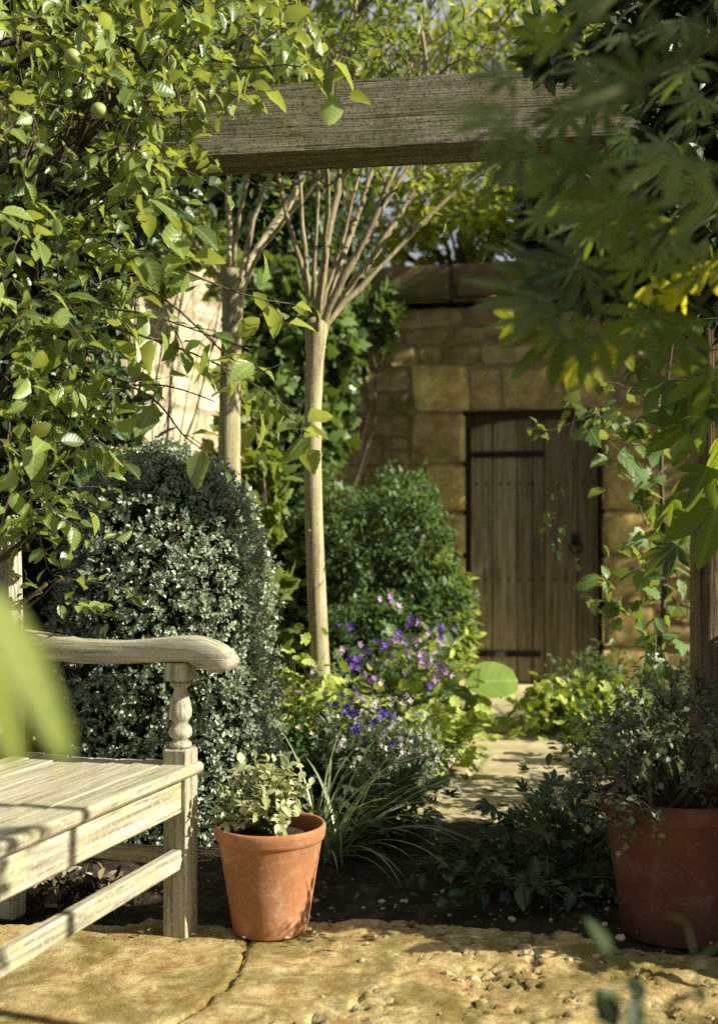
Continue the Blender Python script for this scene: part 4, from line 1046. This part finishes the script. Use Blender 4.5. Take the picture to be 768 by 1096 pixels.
def creeper2():
    base = np.array([1.28, 2.6, 0]); e = empty('creeper', tuple(base)); tag(e, 'sharper dark green creeper with long leaflets in front of the brown post', 'climber')
    lm = MB(); tw = MB(); c = curve((0, 0, -.02), (0, .1, 2.2), .04, 12); tw.tube(c, np.linspace(.014, .007, 12), 7)
    L = [(720, 385, 690, 440, 2.0), (740, 380, 735, 460, 2.0), (700, 372, 668, 408, 2.0), (760, 440, 690, 460, 2.1), (765, 430, 700, 480, 2.1), (770, 480, 735, 540, 2.1), (730, 520, 700, 565, 2.2), (775, 400, 745, 470, 2.0), (780, 500, 750, 600, 2.2), (770, 340, 700, 345, 1.9), (780, 540, 740, 520, 2.2), (745, 330, 700, 300, 1.9), (790, 440, 760, 520, 2.1), (740, 570, 690, 610, 2.4), (650, 470, 690, 510, 2.3)]
    for ax, ay, bx, by, d in L:
        d = d*1.22
        p = at(ax, ay, d)-base; q = at(bx, by, d)-base; S = np.linalg.norm(q-p)*1.1
        lm.inst(L_PAL5, np.array([p]), np.array([q-p]), np.array([[-.05, -.6, .7]])+rng.normal(size=(1, 3))*.35, [S], rng.random(1))
        k = min(11, max(2, int(p[2]/2.2*11)+1)); tw.tube(curve(c[k], p, .15, 7), np.linspace(.003, .0012, 7), 4)
    lm.build('foliage', M['creeper'], e); tw.build('stems', M['twig'], e)
creeper2()

def rose():
    base = np.array([1.28, 4.3, 0]); e = empty('climbing_vine', tuple(base)); tag(e, 'climbing vine with broad pale backed leaves trailing down right of the door', 'climber')
    lm = MB(); tw = MB()
    main = [(1.28, 4.3, 0), tuple(at(700, 760, 4.2)), tuple(at(712, 620, 4.1)), tuple(at(705, 480, 4.1)), tuple(at(720, 350, 4.0)), tuple(at(735, 230, 3.9))]
    pts = np.array(main)-base; t = np.linspace(0, 5, 26); c = np.stack([np.interp(t, range(6), pts[:, k]) for k in range(3)], 1)
    for _ in range(3): c[1:-1] = (c[:-2]+c[1:-1]*2+c[2:])/4
    tw.tube(c, np.linspace(.013, .006, 26), 7)
    shoots = [((705, 480), (640, 440), 8), ((705, 470), (610, 430), 9), ((700, 440), (640, 470), 6), ((712, 560), (665, 590), 6), ((712, 600), (650, 620), 8), ((712, 640), (660, 650), 8), ((712, 620), (745, 680), 8), ((700, 680), (690, 760), 6), ((715, 540), (740, 600), 5),
              ((712, 500), (690, 560), 6), ((705, 520), (665, 500), 5), ((712, 650), (700, 700), 8), ((712, 430), (640, 410), 5), ((712, 580), (735, 660), 6)]
    for a, b, n in shoots:
        p = at(*a, 4.1)-base; q = at(*b, 4.15+rng.normal()*.12)-base; cc = curve(p, q, .12, 8, -.05); tw.tube(cc, np.linspace(.004, .0015, 8), 4)
        for k in range(n): spray(lm, tw, L_IVY if rng.random() < .6 else L_OVW, cc[rng.integers(1, 8)], rdir(1)[0]*.8+np.array([0, 0, -.3]), rng.uniform(.04, .12), 2, .075, .5, .0012, up=.3)
    for path in ([(640, 440), (590, 462), (572, 460), (558, 458)], [(640, 440), (600, 520), (580, 530), (610, 600)], [(620, 425), (600, 500), (590, 560), (588, 590)], [(560, 525), (580, 545), (605, 575), (640, 622)]):
        pp = np.array([at(x, y, 4.2)-base for x, y in path]); t = np.linspace(0, 3, 12); cc = np.stack([np.interp(t, range(4), pp[:, k]) for k in range(3)], 1)
        for _ in range(2): cc[1:-1] = (cc[:-2]+cc[1:-1]*2+cc[2:])/4
        tw.tube(cc, np.linspace(.002, .001, 12), 4)
        for k in range(4): spray(lm, tw, L_OVW, cc[rng.integers(4, 12)], rdir(1)[0], .03, 2, .038, .5, .001)
    lm.build('foliage', M['vine'], e); tw.build('stems', M['twig'], e)
rose()

# foreground leaves, far out of focus
def near_leaf():
    base = np.array([-.34, .42, 0]); e = empty('overhanging_vine', tuple(base)); tag(e, 'blurred yellow green vine leaf close to the camera at the left edge', 'climber')
    tw = MB(); lm = MB(); tw.tube(curve((-.1, 0, 0), (0, .02, 1.6), .05, 16), np.linspace(.006, .003, 16), 6)
    for (ax, ay, bx, by, d, w) in ((-12, 628, 80, 815, .42, 1.0), (-30, 655, 26, 828, .44, .8), (-30, 640, -60, 800, .42, .8)):
        p = at(ax, ay, d)-base; q = at(bx, by, d)-base
        lm.inst(ovate(.23, .06, .08, ws=(0, .75, 1.0, .85, .6, 0)), np.array([p]), np.array([q-p]), np.array([[.55, -.75, .35]]), [np.linalg.norm(q-p)], [.9])
        tw.tube(curve((0, .01, p[2]+.03), p, .1, 5), .0015, 4)
    lm.build('foliage', M['near'] if 'near' in M else M['bright'], e); tw.build('stems', M['stem'], e)
near_leaf()
G = 'seedlings at the front edge of the paving'
herb('weed', 'dark blurred leafy weed in the near right corner', 'weed', (.272, .84, -.02), 36, .585, .065, .030, L_OV, M['weed'], M['stem'], 8, droop=.2, hmin=.90)
herb('weed', 'small blurred green weed in the near left corner', 'weed', (-.41, 1.16, -.02), 5, .36, .05, .035, L_OV, M['weed'], M['stem'], 4, droop=.2, hmin=.7)

# flower bed
herb('lady_mantle', 'lime green mound spilling onto the path, nearest to the round leaf', 'plant', at(458, 800, 4.55)*np.array([1, 1, 0]), 100, .30, .24, .055, L_SC, M['lime'], M['stem'], 3, group='lady mantle mounds', petiole=.6, up=1.4, r0=.0016, flowers=[('yellow', 3, .03, .0, 'yellow_flower', L_FL)])
herb('lady_mantle', 'lime green mound under the purple flowers at the bed edge', 'plant', at(415, 830, 4.2)*np.array([1, 1, 0]), 80, .38, .2, .05, L_SC, M['lime'], M['stem'], 3, group='lady mantle mounds', petiole=.6, up=1.4, r0=.0016)
herb('lady_mantle', 'lime green mound at the foot of the slender trunk', 'plant', at(322, 850, 4.0)*np.array([1, 1, 0]), 110, .58, .24, .05, L_SC, M['lime'], M['stem'], 3, group='lady mantle mounds', petiole=.6, up=1.2, r0=.0018, flowers=[('mauve', 5, .03, .02, 'mauve_flower', L_FL)])
herb('lady_mantle', 'lime green mound at the right edge of the path', 'plant', at(615, 778, 5.6)*np.array([1, 1, 0]), 110, .26, .34, .065, L_SC, M['lime'], M['stem'], 3, group='lady mantle mounds', petiole=.6, up=1.4, r0=.0016)
herb('lady_mantle', 'small lime green mound right of the path behind the large pot', 'plant', at(680, 800, 4.7)*np.array([1, 1, 0]), 40, .26, .26, .065, L_SC, M['lime'], M['stem'], 3, group='lady mantle mounds', petiole=.6, up=1.4, r0=.0016)
herb('cranesbill', 'cranesbill with violet blue and mauve flowers at the back of the bed', 'flower', at(425, 820, 4.75)*np.array([1, 1, 0]), 60, .62, .27, .06, L_SC, M['shrub'], M['stem'], 3, petiole=.5, up=1.0, r0=.002, flowers=[('purple', 16, .042, .05, 'purple_flower', L_FL), ('mauve', 20, .05, .07, 'mauve_flower', L_FL)])
herb('catmint', 'leafy plant dotted with small white flowers beside the grass clump', 'flower', at(408, 880, 3.62)*np.array([1, 1, 0]), 110, .42, .23, .032, L_OV, M['silver'], M['stem'], 8, up=.7, r0=.0015, flowers=[('white', 55, .024, .02, 'white_flower', L_FL4), ('violet', 5, .03, .03, 'violet_flower', L_FL)]).name = 'white_flower_plant'
herb('bellflower', 'leafy green flowering plant in the middle of the bed below the slender trunk', 'flower', at(365, 880, 3.75)*np.array([1, 1, 0]), 70, .40, .24, .042, L_OVW, M['shrub'], M['stem'], 6, up=.7, r0=.0018, flowers=[('white', 14, .026, .02, 'white_flower', L_FL4), ('violet', 8, .035, .04, 'violet_flower', L_FL)])
herb('hellebore', 'dark green glossy leaved plant at the front corner of the bed', 'plant', at(405, 905, 3.38)*np.array([1, 1, 0]), 26, .26, .16, .085, L_PAL5, M['dark'], M['stem'], 3, petiole=.4, up=1.0)
herb('hellebore', 'dark pointed leaved plant left of the large pot, silhouetted on the path', 'plant', at(612, 945, 2.98)*np.array([1, 1, 0]), 40, .30, .20, .062, L_PAL5, M['dark'], M['stem'], 3, petiole=.4, up=.9, r0=.0022)
herb('ground_cover', 'low dark leafy plant in the shade before the large pot', 'plant', at(560, 950, 2.9)*np.array([1, 1, 0]), 44, .13, .30, .05, L_OVW, M['dark'], M['stem'], 5, up=1.0)
herb('herb_clump', 'grey green bushy herb at the foot of the right door jamb', 'plant', at(655, 775, 5.9)*np.array([1, 1, 0]), 90, .45, .42, .045, L_OV, M['shrub'], M['stem'], 7, up=.8)
herb('herb_clump', 'dark bushy herb in shade behind the twiggy pot shrub', 'plant', at(730, 830, 3.9)*np.array([1, 1, 0]), 110, .55, .45, .04, L_OV, M['dark'], M['stem'], 8, up=.8)

def grass():
    base = np.array([at(345, 925, 3.12)[0], 3.12, 0]); e = empty('grass_clump', tuple(base)); tag(e, 'clump of long arching strap leaves behind the small pot', 'grass')
    mb = MB(); 
    for i in range(85):
        a = rng.uniform(-PI, PI); 
        if rng.random() < .45: a = rng.uniform(-1.1, .5)
        L = rng.uniform(.3, .62); bend = rng.uniform(.3, 1.5); el = rng.uniform(.6, 1.45); n = 10; p = np.array([rng.normal()*.025, rng.normal()*.025, 0.0]); pts = [p]
        h = np.array([math.cos(a), math.sin(a), 0])
        for k in range(n):
            ee = el-bend*(k/n)**1.4*1.4; p = p+(h*math.cos(ee)+np.array([0, 0, math.sin(ee)]))*L/n; pts.append(p)
        pts = np.array(pts); pts[:, 2] = np.maximum(pts[:, 2], .01); side = np.cross(h, (0, 0, 1.)); w = .0045*np.sin(np.linspace(.5, PI, n+1))[:, None]*rng.uniform(.7, 1.3)
        up = np.array([0, 0, .0012])
        v = np.concatenate([pts-side*w+up, pts, pts+side*w+up]); m = n+1; r = rng.random()
        f = [(k, k+1, m+k+1, m+k) for k in range(n)]+[(m+k, m+k+1, 2*m+k+1, 2*m+k) for k in range(n)]
        lc = np.zeros_like(v); lc[:, 1] = .3; lc[:, 0] = .2; lc[:, 2] = r; mb.add(v, f, lc)
    mb.build('foliage', M['grass'], e)
grass()

def bergenia():
    base = np.array([at(505, 775, 5.7)[0], 5.7, 0]); e = empty('broad_leaf_plant', tuple(base)); tag(e, 'plant with one big round pale green leaf before the door', 'plant')
    tm = MB()
    spec = [((526, 728), (.55, -.55, .6), .30, (1, .1, .12)), ((490, 742), (-.3, -.5, .8), .2, (-.7, -.2, .2)), ((505, 765), (.1, -.6, .7), .17, (.3, -.6, -.2)), ((540, 772), (.3, -.5, .7), .13, (.6, -.5, -.1)), ((497, 715), (0, .2, 1), .2, (-.6, .6, .1))]
    spec += [((512, 752), (.2, -.6, .7), .15, (.7, -.2, -.1)), ((480, 758), (-.1, -.6, .7), .14, (-.6, -.4, .2)), ((520, 770), (.1, -.6, .7), .12, (.1, -.6, -.5))]
    t = ovate(.80, .07, .12, ts=(0, .06, .2, .4, .6, .78, .92, 1), ws=(0, .5, .85, 1.0, 1.0, .86, .55, 0), wave=.02)
    for i, (c, u, s, d) in enumerate(spec):
        d = unit(d); p = at(*c, 5.62)-base-d*s*.5; lm = MB(); lm.inst(t, np.array([p]), np.array([d]), np.array([u]), [s], [.4+.5*(i == 0)])
        lm.build('leaf', M['bergenia'] if i in (0, 3, 5, 7) else M['shrub'], e); tm.tube(curve((rng.normal()*.02, 0, 0), p, .1, 7), np.linspace(.007, .004, 7), 5)
    tm.build('stems', M['stem'], e)
bergenia()

# right-hand planting added out of the frame to shade the pot and the soil
mass('shade_laurel', 'dense laurel shrub added beyond the right edge to shade the large pot', 'shrub', (1.75, 3.0, 0),
     [((1.5, 2.75, .5), (.30, .45, .38), 2800), ((1.85, 2.8, .7), (.4, .4, .42), 1800), ((1.42, 2.5, .55), (.30, .26, .55), 2600), ((1.4, 2.3, .4), (.26, .2, .38), 1500), ((1.25, 2.45, .85), (.16, .24, .22), 900)], L_OV, M['dark'], .08, clump=.25)

# loose stuff: debris on the soil and paving
def debris():
    mb = MB(); n = 1600; X = rng.uniform(-.7, 1.6, n); Y = rng.uniform(2.45, 3.7, n)
    P = np.stack([X, Y, rng.uniform(.012, .03, n)], 1); mb.inst(L_TINY, P, rdir(n)*np.array([1, 1, .15]), np.array([0, 0, 1.])+rdir(n)*.4, rng.uniform(.006, .022, n), rng.random(n))
    m, nt = newmat('dry_leaf'); at_ = N(nt, 'ShaderNodeAttribute', attribute_name='lc'); sep = N(nt, 'ShaderNodeSeparateXYZ'); nt.links.new(at_.outputs['Vector'], sep.inputs[0])
    finish(nt, ramp(nt, [(0, (.04, .03, .018)), (.6, (.11, .08, .04)), (.9, (.24, .19, .11)), (1, (.5, .45, .34))], sep.outputs[2]), .8)
    o = mb.build('fallen_leaves', m); tag(o, 'dry leaf litter scattered over soil and stone', 'leaf litter', kind='stuff')
    mb = MB()
    for i in range(150):
        x = rng.uniform(-.15, 1.6); y = rng.uniform(1.9, 2.75); r = abs(rng.normal())*.004+.002
        if r > .010: r = .010
        th = np.linspace(0, PI, 5); k = len(th); ph = np.arange(7)*2*PI/7
        V = np.array([[(r*math.sin(t)*math.cos(q)*1.2+x, r*math.sin(t)*math.sin(q)+y, .016-r*.75*math.cos(t)) for q in ph] for t in th]).reshape(-1, 3)+rng.normal(size=(35, 3))*r*.12
        mb.add(V, [(a*7+b, a*7+(b+1) % 7, (a+1)*7+(b+1) % 7, (a+1)*7+b) for a in range(4) for b in range(7)], np.tile([0, 0, rng.random()], (35, 1)))
    o = mb.build('pebbles', M['path'], flat=True); tag(o, 'small loose stones lying about on the soil and paving', 'pebbles', kind='stuff')
    mb = MB(); n = 260; P = np.stack([-.78+rng.normal(size=n)*.07, 2.78+rng.normal(size=n)*.05, rng.uniform(.01, .06, n)], 1)
    mb.inst(L_OV, P, rdir(n), rdir(n)+np.array([0, 0, .8]), rng.uniform(.03, .05, n), rng.random(n)); o = mb.build('leaf_heap', m)
    tag(o, 'small heap of pale dry leaves swept under the bench', 'leaf litter', kind='stuff')
debris()

# ================================================================== LIGHT, SKY, CAMERA
EL = 31.0; AZ = -16.0      # degrees, azimuth from +X turning towards +Y
w = bpy.data.worlds.new("World"); scene.world = w; w.use_nodes = True; nt = w.node_tree; nt.nodes.clear()
sky = nt.nodes.new('ShaderNodeTexSky'); sky.sky_type = 'NISHITA'; sky.sun_disc = False; sky.sun_elevation = R(EL); sky.sun_rotation = R(90-AZ)
sky.air_density = 1.0; sky.dust_density = 4.0; sky.ozone_density = 1.0
bg = nt.nodes.new('ShaderNodeBackground'); bg.inputs[1].default_value = .026; out = nt.nodes.new('ShaderNodeOutputWorld')
cl = mixc(nt, sky.outputs[0], (13.5, 14.3, 15.5), ramp(nt, [(.3, (.25, .25, .25)), (.65, (.75, .75, .75))], noi(nt, coords(nt, 'Generated'), 3.5, 5, .6)))
nt.links.new(cl, bg.inputs[0]); nt.links.new(bg.outputs[0], out.inputs[0])
sd = bpy.data.lights.new('sun', 'SUN'); sd.energy = 5.0; sd.angle = R(.5); sd.color = (1, .92, .77)
so = bpy.data.objects.new('sun', sd); COL.objects.link(so)
dirv = Vector((math.cos(R(EL))*math.cos(R(AZ)), math.cos(R(EL))*math.sin(R(AZ)), math.sin(R(EL))))
so.rotation_euler = dirv.to_track_quat('Z', 'Y').to_euler(); so.location = (6, 0, 6)

cd = bpy.data.cameras.new('camera'); cam = bpy.data.objects.new('camera', cd); COL.objects.link(cam); scene.camera = cam
cam.location = (0, 0, EYE); cam.rotation_euler = (PI/2, 0, 0)
cd.sensor_fit = 'VERTICAL'; cd.sensor_height = 36; cd.lens = 36*F/1096; cd.shift_y = (HY-548)/1096; cd.clip_end = 500; cd.clip_start = .02
cd.dof.use_dof = True; cd.dof.focus_distance = 2.75; cd.dof.aperture_fstop = 2.7
scene.view_settings.view_transform = 'Standard'; scene.view_settings.look = 'None'; scene.view_settings.exposure = 1.02; scene.view_settings.gamma = 1
scene.render.engine = 'CYCLES'; c = scene.cycles
c.max_bounces = 6; c.diffuse_bounces = 3; c.glossy_bounces = 2; c.transmission_bounces = 3; c.transparent_max_bounces = 4
c.use_denoising = False; c.sample_clamp_indirect = 6; c.use_adaptive_sampling = True; c.adaptive_threshold = .012
